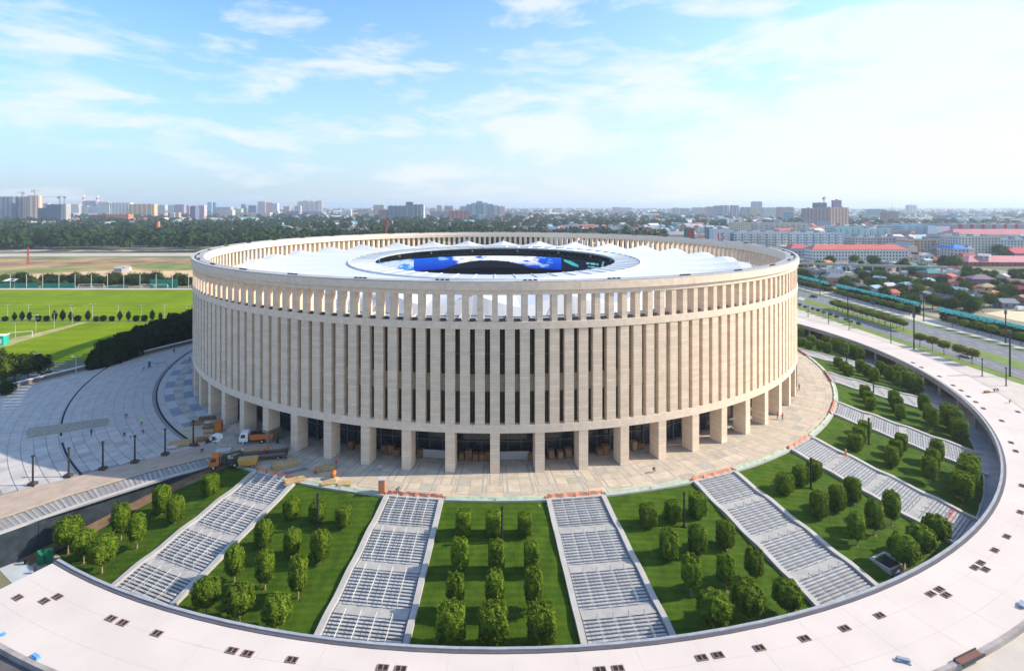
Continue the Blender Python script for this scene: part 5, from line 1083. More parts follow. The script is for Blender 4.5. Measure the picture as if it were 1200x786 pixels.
while n < 215 and tries < 5000:
    tries += 1; x = rg.uniform(938, 1240); y = rg.uniform(309, 372)
    lim = 342+(x-940)*.14
    if y > lim: continue
    if y < 322 and x > 1120 and y < 324: continue
    if x < 1110 and y < 324 and rg.random() < .45: continue
    if any(abs(x-cx_) < w_+1 and -1 < y-yb < 5.5 for cx_, yb, w_ in occ): continue
    if any(abs(x-cx_) < w_ and -5 < y-yb <= -1 for cx_, yb, w_ in occ): continue
    if x > 1145 and y > 361-(1200-x)*.0: continue
    if gp(x, y).x < 212: continue
    s = rg.uniform(.6, 1.15); c, t = NTR[rg.randrange(5)]; e = empty('garden_tree', gp(x, y), rg.uniform(0, 6), 'round leafy tree among the small houses beyond the green barrier', 'tree', 'leafy trees among the small houses'); e.scale = (s, s, s); ob('trunk', t, e); ob('crown', c, e); n += 1
for i, (x, y, s, lab) in enumerate(((973, 312, 1.3, 'dark tree left of the blue market canopies'), (1001, 311, 1.3, 'dark tree above the blue market canopies'), (1024, 316, 1.6, 'broad bright tree right of the market canopies'), (1059, 318, 1.25, 'round dark tree below the elevated pipeline'), (1107, 318, 1.7, 'large dark tree left of the red brick building'), (1119, 317, 1.7, 'large dark tree touching the red brick building'), (990, 287, 1.3, 'leafy tree between the blue white flats and the red roof'), (1170, 302, 1.8, 'tall bright tree behind the pink roof'), (1176, 301, 1.6, 'yellow green tree below the turquoise roof'))):
    d = F*(CAM.z-G0)/(max(y, 290)-YH); c, t = NTR[i % 5]; e = empty('garden_tree', gp(x, max(y, 290)), i, lab, 'tree'); e.scale = (s, s, s); ob('trunk', t, e); ob('crown', c, e)

# ------------------------------------------------------------------ safety meshes at the plaza edge
def mesh_fence(a0, a1, R, h, m, lab, z=0.0, lean=0.0, posts=5):
    am = (a0+a1)/2; e = empty('safety_fence', (*pol(R, am), z), R_(am), lab, 'fence'); n = 14; b = MB(); rs = random.Random(int(a0*10)+3)
    def P(i, t):
        a = R_(a0+(a1-a0)*i/n-am); w = .10*math.sin(i*2.1)+lean*(1-t) ; sag = h*(1-.18*abs(math.sin(i*1.3)))
        return ((R+w)*math.sin(a), R-(R+w)*math.cos(a), .04+sag*t)
    for i in range(n): b.quad(P(i, 0), P(i+1, 0), P(i+1, 1), P(i, 1))
    o = ob('mesh_panel', b.mesh('mesh_panel', m), e); so_ = o.modifiers.new('t', 'SOLIDIFY'); so_.thickness = .03
    for i in range(posts):
        q = P(n*i/(posts-1), 0); b = MB(); b.tube((q[0], q[1]+.05, -.05), (q[0], q[1]+.05, h+.15), .045, 5); b.box(q[0]-.18, q[1]-.12, 0, q[0]+.18, q[1]+.22, .06); ob('post', b.mesh('post', M['redmetal']), e)
for i, a in enumerate((-22.5, -7.5, 7.5, 22.5, 37.5, 52.5, 67.5, 82.5)):
    w = ('second', 'first')[i] if i < 2 else ORD[i-2]; sd_ = 'left' if i < 2 else 'right'
    mesh_fence(a-2.6, a+2.6, 108.9, .6, M['ormesh'], 'orange safety mesh across the top of the %s staircase %s of the central lawn' % (w, sd_), lean=.25)
for k in range(-1, 6): mesh_fence(15*k-4.6, 15*k+4.6, 108.75, .22, M['grmesh'], 'low pale green mesh along the plaza edge above the '+short_lawn(k), lean=.6, posts=3)
mesh_fence(35.2, 39.8, 134.2, 1.0, mat('red_mesh', (.70, .13, .12), .8), 'red safety mesh across the foot of the third staircase right of centre', z=-5.95)

# ------------------------------------------------------------------ vehicles
def wheels(e, pts, r, w=.35):
    b = MB(); b.tube((0, -w/2, 0), (0, w/2, 0), r, 14); ty = b.mesh('tyre', M['rubber']); b = MB(); b.tube((0, -w/2-.02, 0), (0, w/2+.02, 0), r*.5, 10); rim = b.mesh('rim', M['steel'])
    for x, y in pts: t = ob('wheel', ty, e, (x, y, r)); ob('rim', rim, t)
def xprism(b, prof, y0, y1, m=0):           # side profile (x, z) extruded along y
    n = len(b.v); k = len(prof); b.v += [(x, y0, z) for x, z in prof]+[(x, y1, z) for x, z in prof]
    b.f.append(tuple(n+i for i in range(k))); b.f.append(tuple(n+k+k-1-i for i in range(k))); b.mi += [m, m]
    for i in range(k): j = (i+1) % k; b.f.append((n+j, n+i, n+k+i, n+k+j)); b.mi.append(m)
def bev(o, w=.06, s=2): md_ = o.modifiers.new('bevel', 'BEVEL'); md_.width = w; md_.segments = s; return o
def truck(loc, rz, lab, cabc, kind, bedc=None):
    e = empty('truck', loc, rz, lab, 'truck'); b = MB(); b.box(-4.2, -.5, .55, 3.2, .5, .85); b.box(-4.1, -1.15, .5, -1.0, -.9, 1.0); ob('chassis', b.mesh('chassis', M['black']), e)
    b = MB(); xprism(b, [(1.7, .8), (3.75, .8), (3.8, 1.7), (3.45, 2.85), (3.2, 3.0), (1.7, 3.0)], -1.2, 1.2); bev(ob('cab', b.mesh('cab', cabc), e))
    b = MB(); b.quad((3.805, -1.0, 1.75), (3.805, 1.0, 1.75), (3.49, .95, 2.75), (3.49, -.95, 2.75)); b.quad((2.3, -1.21, 1.8), (3.4, -1.21, 1.8), (3.2, -1.21, 2.65), (2.3, -1.21, 2.65)); b.quad((3.4, 1.21, 1.8), (2.3, 1.21, 1.8), (2.3, 1.21, 2.65), (3.2, 1.21, 2.65)); ob('cab_window', b.mesh('cab_window', WG), e)
    b = MB(); b.box(3.7, -1.2, .45, 3.95, 1.2, .85); ob('bumper', b.mesh('bumper', M['black']), e)
    for s_ in (-1, 1): b = MB(); b.box(3.94, s_*.9-.18, .58, 3.98, s_*.9+.18, .76); ob('headlight', b.mesh('headlight', M['white']), e)
    e.scale = (.86, .86, .86)
    wheels(e, [(2.8, -1.0), (2.8, 1.0), (-1.6, -1.0), (-1.6, 1.0), (-2.9, -1.0), (-2.9, 1.0)], .52)
    if kind == 'dump':
        b = MB(); xprism(b, [(-4.2, 1.3), (-3.9, 1.05), (1.1, 1.05), (1.45, 2.4), (-4.45, 2.4)], -1.22, 1.22); bev(ob('dump_bed', b.mesh('dump_bed', bedc), e), .04)
        b = MB(); b.box(-4.2, -1.08, 2.2, 1.2, 1.08, 2.46); ob('load', b.mesh('load', M['dark']), e)
        b = MB(); [b.box(x, s_*1.23-.04, 1.1, x+.14, s_*1.23+.04, 2.4) for x in (-3.3, -2.1, -.9, .2) for s_ in (-1, 1)]; ob('bed_rib', b.mesh('bed_rib', bedc), e)['kind'] = 'stuff'
    else:
        b = MB(); b.box(-4.2, -1.2, .9, 1.4, 1.2, 1.1); ob('deck', b.mesh('deck', M['black']), e)
        b = MB(); b.box(.2, -.8, 1.1, 1.3, .8, 2.7); b.tube((.6, 0, 2.6), (-2.6, .2, 3.3), .22, 6); b.tube((-2.6, .2, 3.3), (-3.4, 0, 1.4), .16, 6); b.box(-2.8, -.9, 1.1, -1.2, .9, 1.9); ob('loader_crane', b.mesh('loader_crane', mat('dark_green_machine', (.03, .05, .045), .5)), e)
    return e
g0 = lambda x, y: gp(x, y, 0)
truck(g0(267, 546), R_(197), 'orange cabbed truck with a dark loader crane parked at the end of the slatted strip', M['orange'], 'crane')
truck(g0(300, 518), R_(192), 'dump truck with white cab and orange bed beside the columns', M['white'], 'dump', M['orange'])
e = empty('skip', g0(291, 546), .2, 'yellow and orange skip standing behind the orange truck', 'skip'); e.scale = (.75, .75, .8); b = MB(); xprism(b, [(-2.0, .5), (2.0, .5), (2.5, 2.1), (-2.5, 2.1)], -1.1, 1.1); bev(ob('body', b.mesh('body', mat('skip_orange', (.52, .26, .05), .6)), e)); b = MB(); b.box(-2.3, -1.0, 2.0, 2.3, 1.0, 2.15); ob('load', b.mesh('load', M['yellow']), e); wheels(e, [(-1.3, -1.0), (-1.3, 1.0), (1.3, -1.0), (1.3, 1.0)], .42)
e = empty('trailer', g0(308, 538), R_(14), 'long dark flatbed trailer between the two trucks', 'trailer'); e.scale = (.8, .85, .8); b = MB(); b.box(-6, -1.25, .9, 6, 1.25, 1.25); b.box(-6, -1.25, 1.25, -5.8, 1.25, 2.0); b.box(5.8, -1.25, 1.25, 6, 1.25, 2.2); ob('deck', b.mesh('deck', mat('trailer_brown', (.09, .06, .05), .8)), e); b = MB(); b.box(-5.6, -1.28, 1.25, 5.6, -1.15, 1.75); b.box(-5.6, 1.15, 1.25, 5.6, 1.28, 1.75); ob('side_board', b.mesh('side_board', mat('board_grey', (.16, .13, .11), .8)), e); wheels(e, [(-4.5, -1.0), (-4.5, 1.0), (-3.4, -1.0), (-3.4, 1.0), (3.8, -1.0), (3.8, 1.0)], .45)
e = empty('loader', g0(253, 520), R_(160), 'small white skid loader beside the sand heap', 'loader'); b = MB(); xprism(b, [(-1.4, .5), (1.1, .5), (1.0, 1.3), (.5, 2.1), (-.9, 2.1), (-1.4, 1.5)], -.7, .7); bev(ob('body', b.mesh('body', M['white']), e)); b = MB(); b.quad((.55, -.6, 2.02), (.55, .6, 2.02), (1.04, .6, 1.3), (1.04, -.6, 1.3)); b.box(-.7, -.72, 1.2, .4, .72, 1.9); ob('cab_window', b.mesh('cab_window', WG), e); b = MB(); b.box(1.3, -.9, .15, 2.0, .9, .8); b.tube((-1.2, -.8, 1.6), (1.5, -.8, .6), .1, 5); b.tube((-1.2, .8, 1.6), (1.5, .8, .6), .1, 5); ob('bucket', b.mesh('bucket', M['black']), e); wheels(e, [(-.8, -.8), (-.8, .8), (.7, -.8), (.7, .8)], .42, .3)
def car(loc, rz, lab, col, van=False):
    e = empty('parked_car' if 'parked' in lab else 'car', loc, rz, lab, 'van' if van else 'car'); m = cmat(col, .35); b = MB()
    xprism(b, [(-2.15, .35), (2.1, .35), (2.2, .75), (1.2, .95), (.55, 1.42), (-1.0, 1.46), (-1.7, 1.05), (-2.2, .95)] if not van else [(-2.6, .4), (2.4, .4), (2.5, 1.0), (2.0, 1.9), (1.6, 2.2), (-2.6, 2.2)], -.88, .88); bev(ob('body', b.mesh('body', m), e), .12, 2)
    b = MB(); w = .80
    if not van:
        b.quad((1.16, -w, .99), (1.16, w, .99), (.60, w*.9, 1.40), (.60, -w*.9, 1.40)); b.quad((-1.66, w, 1.10), (-1.66, -w, 1.10), (-1.05, -w*.9, 1.44), (-1.05, w*.9, 1.44))
        for s_ in (-1, 1): b.poly([(.95, s_*.885, .98), (.5, s_*.885, 1.34), (-.95, s_*.885, 1.38), (-1.45, s_*.885, 1.04)][::s_])
    else: b.quad((2.3, -w, 1.25), (2.3, w, 1.25), (2.02, w, 1.86), (2.02, -w, 1.86)); b.quad((1.2, -.885, 1.2), (2.2, -.885, 1.2), (1.9, -.885, 1.85), (1.2, -.885, 1.85))
    ob('window', b.mesh('window', WG), e); wheels(e, [(-1.35, -.8), (-1.35, .8), (1.3, -.8), (1.3, .8)], .33, .22)
    for s_ in (-1, 1): b = MB(); b.box(2.12, s_*.62-.15, .62, 2.2, s_*.62+.15, .74); ob('headlight', b.mesh('headlight', M['white']), e)
car((165.6, -15.5, -1.44), R_(-90), 'white car driving on the near carriageway under the street trees', (.7, .7, .7)); car((185.5, 108, -1.44), R_(90), 'black car driving on the far carriageway near the stadium edge', (.02, .02, .025)); car(gp(1022, 356), R_(80), 'blue car standing on the far pavement', (.05, .16, .40)); car(gp(1196, 364), R_(10), 'white van parked beside the sandy yard', (.72, .72, .72), True)
for i, (x, y, c, n_) in enumerate(((60, 439, (.03, .04, .07), 'dark blue'), (65, 441.5, (.35, .37, .40), 'silver'), (70, 438.5, (.05, .06, .07), 'black'), (56, 443, (.02, .03, .05), 'near black'))): car(gp(x, y), R_(20+i*3), n_+' car parked in the small car park left of the hedge', c)

# ------------------------------------------------------------------ site materials
def pallet(px, py, L_, w_, h_, rz, lab, m='yellow', n=4):
    L_ *= .78; w_ *= .75; h_ *= .7
    p = g0(px, py); e = empty('timber_stack', p, R_(rz), lab, 'timber stack'); b = MB(); [b.box(-L_/2, y-.06, 0, L_/2, y+.06, .14) for y in (-w_/2+.1, 0, w_/2-.1)]; ob('pallet', b.mesh('pallet', M['brownbox']), e)
    b = MB(); k = max(2, int(w_/.45)); ww_ = w_/k; b.box(-L_/2, -ww_/2+.03, 0, L_/2, ww_/2-.03, h_/n-.03); me = b.mesh('plank', M[m])
    for j in range(n):
        for q in range(k): ob('plank', me, e, (rnd.uniform(-.15, .15), -w_/2+ww_*(q+.5), .14+h_*j/n))
for i, a in enumerate(((231, 497, 3.2, 2.0, .8, 10, 'orange brown timber stack farthest left by the column feet', 'brownbox', 2), (243, 491, 4.6, 1.8, .7, 8, 'long orange brown timber stack nearest the left column', 'brownbox', 2), (240, 496, 3.6, 1.6, .4, 6, 'pale board stack between the orange brown stacks', 'plaza_w', 2), (247, 501, 4.0, 1.8, .8, 12, 'brown timber stack left of the tall orange crate', 'brownbox', 3), (246, 507, 3.0, 1.6, .6, 8, 'cream board stack in front of the tall orange crate', 'yellow', 2), (228, 517, 5.5, 2.2, .6, 24, 'low brown board stack along the end of the left plaza', 'brownbox', 2), (214, 521, 6.5, 2.4, 1.0, 14, 'long yellow timber stack beside the last black post', 'yellow', 3), (202, 525, 2.2, 1.6, .5, 10, 'small pale stone stack near the last black posts', 'plaza_w', 2), (262, 529, 3.6, 1.8, .6, 10, 'pale board stack just above the orange cab', 'plaza_w', 2), (280, 533, 3.8, 1.6, .6, 14, 'cream board stack beside the long trailer', 'yellow', 2), (295, 529, 3.4, 1.6, .5, 14, 'cream board stack behind the long trailer', 'yellow', 2), (334, 547, 6.0, 2.2, 1.3, 24, 'large bright yellow timber stack below the wrapped column', 'yellow', 4), (345, 564, 4.6, 2.4, .5, 30, 'low yellow timber stack above the leftmost orange mesh', 'yellow', 2), (381, 551, 5.0, 1.5, 1.0, 18, 'orange and yellow timber stack between two columns', 'yellow', 3), (385, 567, 3.0, 2.0, .4, 14, 'small yellow board stack at the green mesh', 'yellow', 2), (403, 568, 3.0, 2.0, .4, 12, 'small peach board stack at the green mesh', 'yellow', 2), (346, 552, 5.5, 1.2, .25, 28, 'dark flat sheets lying below the bright yellow stack', 'plaza_b', 2))): pallet(*a)
def heap(name, loc, r, h, m, lab):
    b = MB(); n, k = 18, 5; P = lambda i, j: ((r*(1-j/k)*(1+.18*noise.noise(Vector((math.cos(i*6.283/n)*2, math.sin(i*6.283/n)*2, j)))))*math.cos(i*6.283/n), (r*.7*(1-j/k))*(1+.15*noise.noise(Vector((math.sin(i*6.283/n), 3, j))))*math.sin(i*6.283/n), -.02+h*(j/k)**.8*(1-.2*(j == k)))
    for i in range(n):
        for j in range(k): b.quad(P(i, j), P((i+1) % n, j), P((i+1) % n, j+1), P(i, j+1))
    tag(ob(name, b.mesh(name, m, True), loc=loc), lab, 'heap')
heap('gravel_heap', g0(268, 518), 5.0, 1.9, M['gravel'], 'large grey gravel heap between the loader and the dump truck'); heap('sand_heap', g0(280, 502), 3.4, 1.6, mat('pinkish_sand', (.42, .30, .24), .95, .2, 1), 'pinkish sand heap behind the grey gravel heap'); heap('sand_heap', g0(388, 561), 1.7, .6, M['sand'], 'small sand heap with orange rim near the green mesh')
def crate(p, w, d, h, rz, lab, m, kind=None):
    e = empty('crate', p, R_(rz), lab, 'crate'); b = MB(); b.box(-w/2, -d/2, .1, w/2, d/2, h); bev(ob('body', b.mesh('body', M[m]), e), .03, 1); b = MB()
    for x in (-w/2+.08, w/2-.08): b.box(x-.08, -d/2-.04, .1, x+.08, -d/2, h); b.box(x-.08, -d/2, 0, x+.08, d/2, .1)
    b.box(-w/2, -d/2-.045, h-.16, w/2, -d/2-.001, h); ob('batten', b.mesh('batten', M['brownbox']), e)['kind'] = 'stuff'
crate(g0(256, 505), 1.6, 1.6, 2.4, 15, 'tall orange crate left of the gravel heap', 'orange'); crate(g0(275, 491), 2.4, .8, 3.4, 0, 'tall dark crate leaning between the left columns', 'black')
ORDB = {}
for a, items in ((-22.5, [(-.5, 'b')]), (-17.5, [(-2, 'b'), (0, 'b')]), (-12.5, [(-2.4, 'b'), (-.9, 'b'), (.4, 'b')]), (-7.5, [(-3, 'b'), (.6, 'h')]), (-2.5, [(-2.6, 'b'), (-1.2, 'b'), (.2, 'b'), (1.5, 'b'), (2.8, 'b')]), (2.5, [(-.4, 'h'), (3.1, 'b')]), (7.5, [(-2.8, 'b'), (-.9, 'b'), (1.0, 'y'), (2.7, 'b')]), (12.5, [(1.2, 'b'), (2.6, 'b')]), (17.5, [(-1, 'b'), (1, 'y'), (2.4, 'b')]), (22.5, [(0, 'b')]), (27.5, [(-1, 'b'), (1, 'y')]), (32.5, [(0, 'b')])):
    for t, ty in items:
        r = 94.6; p = Vector((*pol(r, a+t/r*57.3), 0)); bay = int(round((a-2.5)/5)); nm = 'the %s bay %s of the central column' % ((ORD[bay] if bay >= 0 else ORD[-bay-1]), 'right' if bay >= 0 else 'left'); ORDB[nm] = ORDB.get(nm, 0)+1
        if ty == 'h':
            e = empty('hoarding', p, R_(a), 'pale low hoarding in '+nm, 'hoarding'); b = MB(); b.box(-3.2, -.15, .15, 3.2, .15, 1.75); ob('panel', b.mesh('panel', M['conc_lt']), e); b = MB(); [b.box(x-.1, -.5, 0, x+.1, .5, .15) for x in (-2.8, 0, 2.8)]; ob('foot', b.mesh('foot', M['steel']), e)
        else: crate(p, rnd.uniform(1.1, 1.35), 1.2, rnd.uniform(1.2, 2.1), a, '%s crate in %s, %s there' % ('yellow brown' if ty == 'y' else 'brown', nm, ORD[ORDB[nm]-1]), 'yellow' if ty == 'y' else 'brownbox')
b = MB(); b.box(-1.02, -100.1, 0, 1.02, -96.9, 2.7); ob('column_wrap', b.mesh('column_wrap', mat('wrap_board', (.30, .22, .15), .8)), st, rz=R_(-30))
def mixer(px, py, rz, lab):
    e = empty('concrete_mixer', g0(px, py), R_(rz), lab, 'mixer'); b = MB(); b.tube((-.2, 0, .9), (.35, 0, 1.45), .55, 10, r2=.35); b.tube((-.2, 0, .9), (-.45, 0, .65), .55, 10, r2=.3); ob('drum', b.mesh('drum', M['orange']), e); b = MB(); [b.tube((x, y, 0), (0, 0, .9), .05, 4) for x in (-.6, .6) for y in (-.45, .45)]; ob('frame', b.mesh('frame', M['black']), e)
mixer(312, 532, 20, 'orange concrete mixer between the dump truck and the yellow timber'); mixer(391, 561, 80, 'orange concrete mixer beside the small sand heap')
e = empty('portable_toilet', g0(447.5, 577), .1, 'orange brown portable toilet at the plaza edge above the staircase', 'toilet'); b = MB(); b.box(-.55, -.55, .1, .55, .55, 2.35); bev(ob('cabin', b.mesh('cabin', mat('rust_orange', (.50, .15, .05), .6)), e)); b = MB(); b.box(-.6, -.6, 2.35, .6, .6, 2.55); ob('roof', b.mesh('roof', M['conc_lt']), e); b = MB(); b.box(-.4, -.6, .15, .4, -.56, 2.1); ob('door', b.mesh('door', mat('door_orange', (.58, .2, .08), .6)), e)
e = empty('parasol', g0(325, 520), 0, 'closed dark green parasol leaning by the wrapped column', 'parasol'); b = MB(); b.tube((0, 0, .3), (.25, 0, 3.2), .35, 8, r2=.05); ob('canopy', b.mesh('canopy', mat('dark_green_cloth', (.02, .06, .04), .8)), e); b = MB(); b.tube((0, 0, 0), (.02, 0, .5), .04, 5); ob('pole', b.mesh('pole', M['steel']), e)
e = empty('bench_frame', g0(185, 430), .1, 'small blue metal trestle on the far part of the left plaza', 'trestle'); b = MB(); b.tube((-2.6, 0, 1.3), (2.6, 0, 1.3), .07, 5); [b.tube((x, 0, 0), (x, 0, 1.3), .07, 5) for x in (-2.6, 0, 2.6)]; b.box(-2.9, -.3, 0, -2.3, .3, 1.9); ob('frame', b.mesh('frame', cmat((.06, .16, .24))), e)
# lawn shaft with its small glazed hatch, and small things on the promenade
zz = -5.0; p = gp(1040, 657, zz); r = math.hypot(p.x, p.y); p.z = zl(r); e = empty('vent_shaft', p, R_(25), 'grey rimmed square shaft sunk in the second lawn right of centre', 'shaft'); b = MB()
for q in ((-2.0, -1.6, 2.0, -1.25), (-2.0, 1.25, 2.0, 1.6), (-2.0, -1.25, -1.65, 1.25), (1.65, -1.25, 2.0, 1.25)): b.box(q[0], q[1], -.6, q[2], q[3], .55)
ob('rim', b.mesh('rim', M['conc_lt']), e); b = MB(); b.box(-1.65, -1.25, -.5, 1.65, 1.25, .12); ob('opening', b.mesh('opening', M['dark']), e); b = MB(); [b.box(-1.6+i*.5, -1.25, .2, -1.5+i*.5, 1.25, .26) for i in range(7)]; ob('grate', b.mesh('grate', M['black']), e)
b = MB(); b.box(-2.2, -3.3, -.4, -.5, -2.2, .25); b.box(-2.3, -3.4, .251, -.4, -2.1, .32, 1); ob('hatch', b.mesh('hatch', [M['conc_lt'], WG2]), e)
for x, y, lab in ((632, 593, 'left one of two small bright green marker caps on the central lawn'), (641.5, 593, 'right one of two small bright green marker caps on the central lawn')):
    z = -.5; p = gp(x, y, z); e = empty('marker_cap', p, 0, lab, 'marker'); b = MB(); b.tube((0, 0, -.2), (0, 0, .3), .22, 8, r2=.1); ob('cap', b.mesh('cap', mat('marker_green', (.05, .75, .25), .5)), e)
p = gp(1136, 771, -.78); e = empty('rebar_rack', p, math.atan2(p.x, -p.y), 'dark rack of short bars lying on the outer edge of the promenade', 'rack'); e.scale = (.8, .8, .8); b = MB()
for s_ in (-.55, .55): b.box(-2.6, s_-.08, 0, 2.6, s_+.08, .35)
ob('frame', b.mesh('frame', M['black']), e)
b = MB(); b.box(-.05, -.5, .05, .05, .5, .3); me = b.mesh('bar', mat('rusty_bar', (.40, .22, .16), .8))
for i in range(15): ob('bar', me, e, (-2.35+i*.335, 0, 0))
def clutter(px, py, z, lab, m, nm='board_stack', s=1, rz=30):
    e = empty(nm, gp(px, py, z), R_(rz), lab, 'boards'); b = MB(); b.box(-.9*s, -.3*s, 0, .9*s, .3*s, .16*s); me = b.mesh('board', m)
    for i in range(3): ob('board', me, e, (rnd.uniform(-.2, .2)*s, rnd.uniform(-.2, .2)*s, .17*s*i), rnd.uniform(-.3, .3))
clutter(1058, 774, PRZ, 'small pile of grey blue boards on the promenade near the lower right', mat('blue_grey_board', (.25, .30, .36), .7), s=.7, rz=-25); clutter(42, 770, PRZ, 'small blue sheets on the promenade near the lower left corner', mat('blue_sheet', (.12, .32, .62), .7), s=.6, rz=-20); clutter(1, 744, PRZ, 'blue sheets on the promenade at the left edge of the photo', mat('blue_sheet', (.12, .32, .62), .7), s=.5); clutter(1198, 709, PRZ, 'grey blue boards on the promenade at the right edge of the photo', mat('blue_grey_board', (.25, .30, .36), .7), s=.8, rz=50)
clutter(1157, 460, PRZ, 'small pile of boards at the outer edge of the promenade by the seated workers', M['brownbox'], s=1, rz=10)
# floor and clutter behind the end of the promenade
b = MB(); b.arc(128, 178, -44, -27.7, -7.0, -5.95, 10); tag(ob('site_floor', b.mesh('site_floor', mat('site_floor', (.40, .35, .28), .95, .25, .35, detail=9))), kind='structure')
e = empty('concrete_slab', gp(22, 674, -5.9), R_(-32), 'pale blue grey concrete slab behind the end of the promenade', 'slab'); b = MB(); b.box(-6, -1.6, 0, 6, 1.6, .35); bev(ob('slab', b.mesh('slab', mat('slab_grey', (.42, .45, .46), .8, .08, .6)), e), .05); b = MB(); [b.box(x, 1.2, .35, x+.2, 1.5, 1.4) for x in (-5, -2, 2)]; ob('post', b.mesh('post', M['black']), e)
e = empty('green_tarpaulin', gp(43, 664, -5.9), .4, 'crumpled dark green tarpaulin hanging at the corner of the promenade', 'tarpaulin'); b = MB(); rg = random.Random(4)
for i in range(6):
    for j in range(4):
        P = lambda i, j: (i*.35+.15*noise.noise(Vector((i, j, 1))), .5*noise.noise(Vector((i*.8, j*.7, 5))), 2.6-j*.6); b.quad(P(i, j), P(i+1, j), P(i+1, j+1), P(i, j+1))
ob('cloth', b.mesh('cloth', mat('green_cloth', (.01, .17, .08), .8)), e)

# ------------------------------------------------------------------ people
def figure(pose):
    J = {'pelvis': (0, 0, .95), 'chest': (0, 0, 1.32), 'neck': (0, 0, 1.50), 'head': (0, .02, 1.60), 'crown': (0, .02, 1.72)}
    if pose == 'walk': L_ = dict(kl=(-.1, -.16, .52), al=(-.1, -.10, .08), tl=(-.1, -.26, .03), kr=(.1, .10, .52), ar=(.1, .30, .10), tr=(.1, .17, .03), el=(-.25, .10, 1.16), hl=(-.24, -.06, .94), er=(.25, -.06, 1.15), hr=(.24, -.24, .98))
    elif pose == 'stand': L_ = dict(kl=(-.1, 0, .5), al=(-.11, .02, .08), tl=(-.12, -.15, .03), kr=(.1, 0, .5), ar=(.11, .02, .08), tr=(.13, -.14, .03), el=(-.27, .04, 1.15), hl=(-.24, -.10, .92), er=(.27, .02, 1.15), hr=(.20, -.20, 1.02))
    else:
        J = {'pelvis': (0, .15, .62), 'chest': (0, -.14, .86), 'neck': (0, -.27, .98), 'head': (0, -.34, 1.05), 'crown': (0, -.40, 1.15)}
        L_ = dict(kl=(-.15, -.22, .50), al=(-.14, .06, .10), tl=(-.14, -.10, .03), kr=(.15, -.20, .48), ar=(.14, .10, .10), tr=(.14, -.06, .03), el=(-.26, -.32, .62), hl=(-.15, -.50, .42), er=(.26, -.32, .62), hr=(.15, -.52, .40))
    px, py, pz = J['pelvis']; cx_, cy_, cz_ = J['chest']
    V = [J['pelvis'], J['chest'], J['neck'], J['head'], J['crown'], (px-.1, py, pz-.06), L_['kl'], L_['al'], L_['tl'], (px+.1, py, pz-.06), L_['kr'], L_['ar'], L_['tr'], (cx_-.19, cy_, cz_+.10), L_['el'], L_['hl'], (cx_+.19, cy_, cz_+.10), L_['er'], L_['hr']]
    E_ = [(0, 1), (1, 2), (2, 3), (3, 4), (0, 5), (5, 6), (6, 7), (7, 8), (0, 9), (9, 10), (10, 11), (11, 12), (1, 13), (13, 14), (14, 15), (1, 16), (16, 17), (17, 18)]
    Rr = [.15, .17, .065, .105, .07, .105, .075, .05, .04, .105, .075, .05, .04, .075, .05, .04, .075, .05, .04]
    me = bpy.data.meshes.new('fig'); me.from_pydata(V, E_, []); o = bpy.data.objects.new('fig', me); COL.objects.link(o); o.modifiers.new('s', 'SKIN'); o.modifiers.new('u', 'SUBSURF').levels = 1
    for i, sv_ in enumerate(me.skin_vertices[0].data): sv_.radius = (Rr[i], Rr[i]*.8); sv_.use_root = i == 0
    out_ = bpy.data.meshes.new_from_object(o.evaluated_get(bpy.context.evaluated_depsgraph_get())); bpy.data.objects.remove(o); return out_, J
FIG = {p: figure(p) for p in ('walk', 'stand', 'bend')}
skin = mat('skin', (.40, .24, .17), .6, .05)
def person(x, y, z, pose, rz, shirt, trousers, hat, lab):
    me0, J = FIG[pose]; me = me0.copy(); me.name = 'person_body'; me.materials.clear()
    for m in (skin, shirt, trousers, M['black']): me.materials.append(m)
    pz, nz = J['pelvis'][2], J['neck'][2]; mi = []
    for f in me.polygons:
        c = f.center; a_ = c.z
        if a_ < .12: k = 3
        elif a_ > nz-.01 and abs(c.x) < .2: k = 0
        elif pose != 'bend' and a_ < pz+.02 and abs(c.x) < .2: k = 2
        elif pose == 'bend' and a_ < .60 and c.y > -.30: k = 2
        elif pose != 'bend' and a_ < 1.04 and abs(c.x) > .19: k = 0
        elif pose == 'bend' and a_ < .5: k = 0
        else: k = 1
        mi.append(k)
    me.polygons.foreach_set('material_index', mi)
    e = empty('person', gp(x, y, z), R_(rz), lab, 'person'); ob('body', me, e); h = J['crown']; b = MB(); b.tube((h[0], h[1]-.01, h[2]-.04), (h[0], h[1], h[2]+.07), .115, 8, r2=.07); b.tube((h[0], h[1]-.03, h[2]-.05), (h[0], h[1]-.03, h[2]-.02), .15, 8); ob('helmet', b.mesh('helmet', hat), e)
cR, cY, cT, cW, cO, cD, cB = cmat((.45, .04, .06)), cmat((.55, .75, .05)), cmat((.05, .25, .30)), cmat((.65, .65, .65)), cmat((.75, .22, .05)), cmat((.03, .035, .05)), cmat((.04, .06, .16))
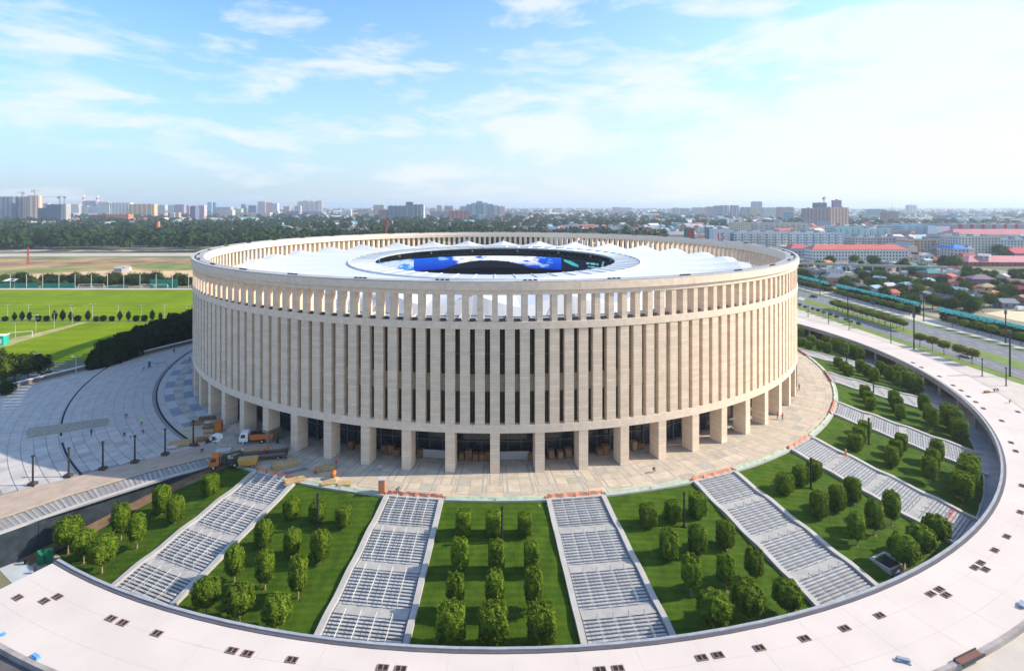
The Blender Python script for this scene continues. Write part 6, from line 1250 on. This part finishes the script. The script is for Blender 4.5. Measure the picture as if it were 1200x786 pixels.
PP = [(148, 489, 0, 'bend', 40, cR, cD, cW, 'crouching worker in dark red on the middle of the left plaza'), (166, 498, 0, 'stand', 10, cY, cD, cO, 'worker in a yellow green vest standing on the left plaza'), (168, 508, 0, 'bend', -40, cR, cB, cW, 'bending worker in red below the one in the yellow vest'), (107, 511, 0, 'walk', 60, cB, cD, cR, 'worker in dark blue walking below the gravel infill'), (146, 512, 0, 'bend', 20, cD, cD, cR, 'kneeling worker in black left of two others near the black posts'), (153, 513, 0, 'bend', 120, cW, cR, cR, 'kneeling worker in white and red near the black posts'), (175, 426, 0, 'stand', 0, cY, cT, cW, 'worker in a yellow vest by the far parapet'), (168, 434, 0, 'bend', 70, cB, cW, cD, 'bending worker in blue near the far parapet'), (204, 414, 0, 'walk', 30, cD, cD, cD, 'dark clothed worker walking beside the far parapet'), (222.5, 424, 0, 'stand', 0, cT, cD, cD, 'worker in teal standing left of the stadium wall'), (227, 428, 0, 'stand', 0, cR, cR, cW, 'worker in red right against the left edge of the stadium'), (290.5, 546, 0, 'walk', 20, cT, cD, cO, 'worker in teal walking in front of the yellow skip'), (284, 533, 0, 'stand', -20, cW, cR, cR, 'worker in pale shirt and red trousers before the white cab'), (237, 530, 0, 'bend', 20, cB, cB, cW, 'bending worker in blue left of the orange cab'), (243, 518, 0, 'stand', 0, cO, cD, cO, 'worker in orange beside the white loader'), (394, 548, 0, 'stand', 20, cR, cT, cO, 'worker in a red jacket before the column left of centre'), (370, 555, 0, 'bend', -60, cO, cD, cO, 'worker in orange bending at the orange and yellow timber stack'), (313, 536, 0, 'stand', 10, cD, cD, cO, 'dark clothed worker behind the orange mixer'), (335, 540, 0, 'bend', 0, cD, cD, cD, 'dark clothed worker bending over the bright yellow timber'), (445, 550, 0, 'bend', 30, cW, cT, cR, 'crouching worker in white between the columns left of centre'), (465, 578, 0, 'bend', 90, cD, cO, cD, 'crouching worker at the orange mesh beside the portable toilet'), (911, 491, 0, 'walk', 20, cR, cR, cD, 'left walker of a pair in dark red on the right side of the plaza'), (917, 492, 0, 'walk', 30, cR, cD, cD, 'right walker of a pair in dark red on the right side of the plaza'), (913, 477, 0, 'bend', 30, cR, cR, cR, 'red clothed worker crouching by a column on the right'), (936.5, 457, 0, 'walk', 10, cR, cD, cD, 'lone walker in dark red on the right side of the plaza'), (937, 388, 0, 'walk', 10, cR, cD, cD, 'worker in dark red at the far right end of the plaza'), (753, 526, 0, 'bend', 10, cO, cD, cW, 'worker in orange crouching among crates right of centre'), (857, 504, 0, 'bend', 40, cW, cD, cR, 'worker in white crouching between the right columns'), (1165, 459, PRZ, 'bend', 10, cD, cD, cR, 'dark clothed worker crouching at the outer edge of the promenade'), (1169, 459, PRZ, 'bend', -30, cR, cD, cW, 'worker in red crouching at the outer edge of the promenade'), (1183, 472, PRZ, 'bend', 40, cY, cD, cW, 'worker in a yellow green vest bending at the outer kerb on the right'), (991, 536, -1.6, 'stand', 0, cO, cO, cW, 'worker in orange beside the third staircase right of centre'), (1112, 489, -5.5, 'stand', 0, cR, cD, cR, 'worker in red at the foot of a staircase on the right'), (766, 553, 0, 'bend', 0, cD, cD, cD, 'dark clothed worker sitting on the plaza right of centre')]
for q in PP: person(*q)

# ------------------------------------------------------------------ air
b = MB(); b.box(-27000, -2000, -9, 27000, 27000, 118); hz = ob('haze', b.mesh('haze', [])); m = bpy.data.materials.new('haze_air'); m.use_nodes = True; t = m.node_tree; t.nodes.clear(); o = t.nodes.new('ShaderNodeOutputMaterial'); v = t.nodes.new('ShaderNodeVolumePrincipled')
v.inputs['Color'].default_value = (.78, .90, 1.0, 1); v.inputs['Density'].default_value = .00014; v.inputs['Anisotropy'].default_value = .2; t.links.new(v.outputs[0], o.inputs['Volume']); hz.data.materials.append(m); hz['kind'] = 'stuff'
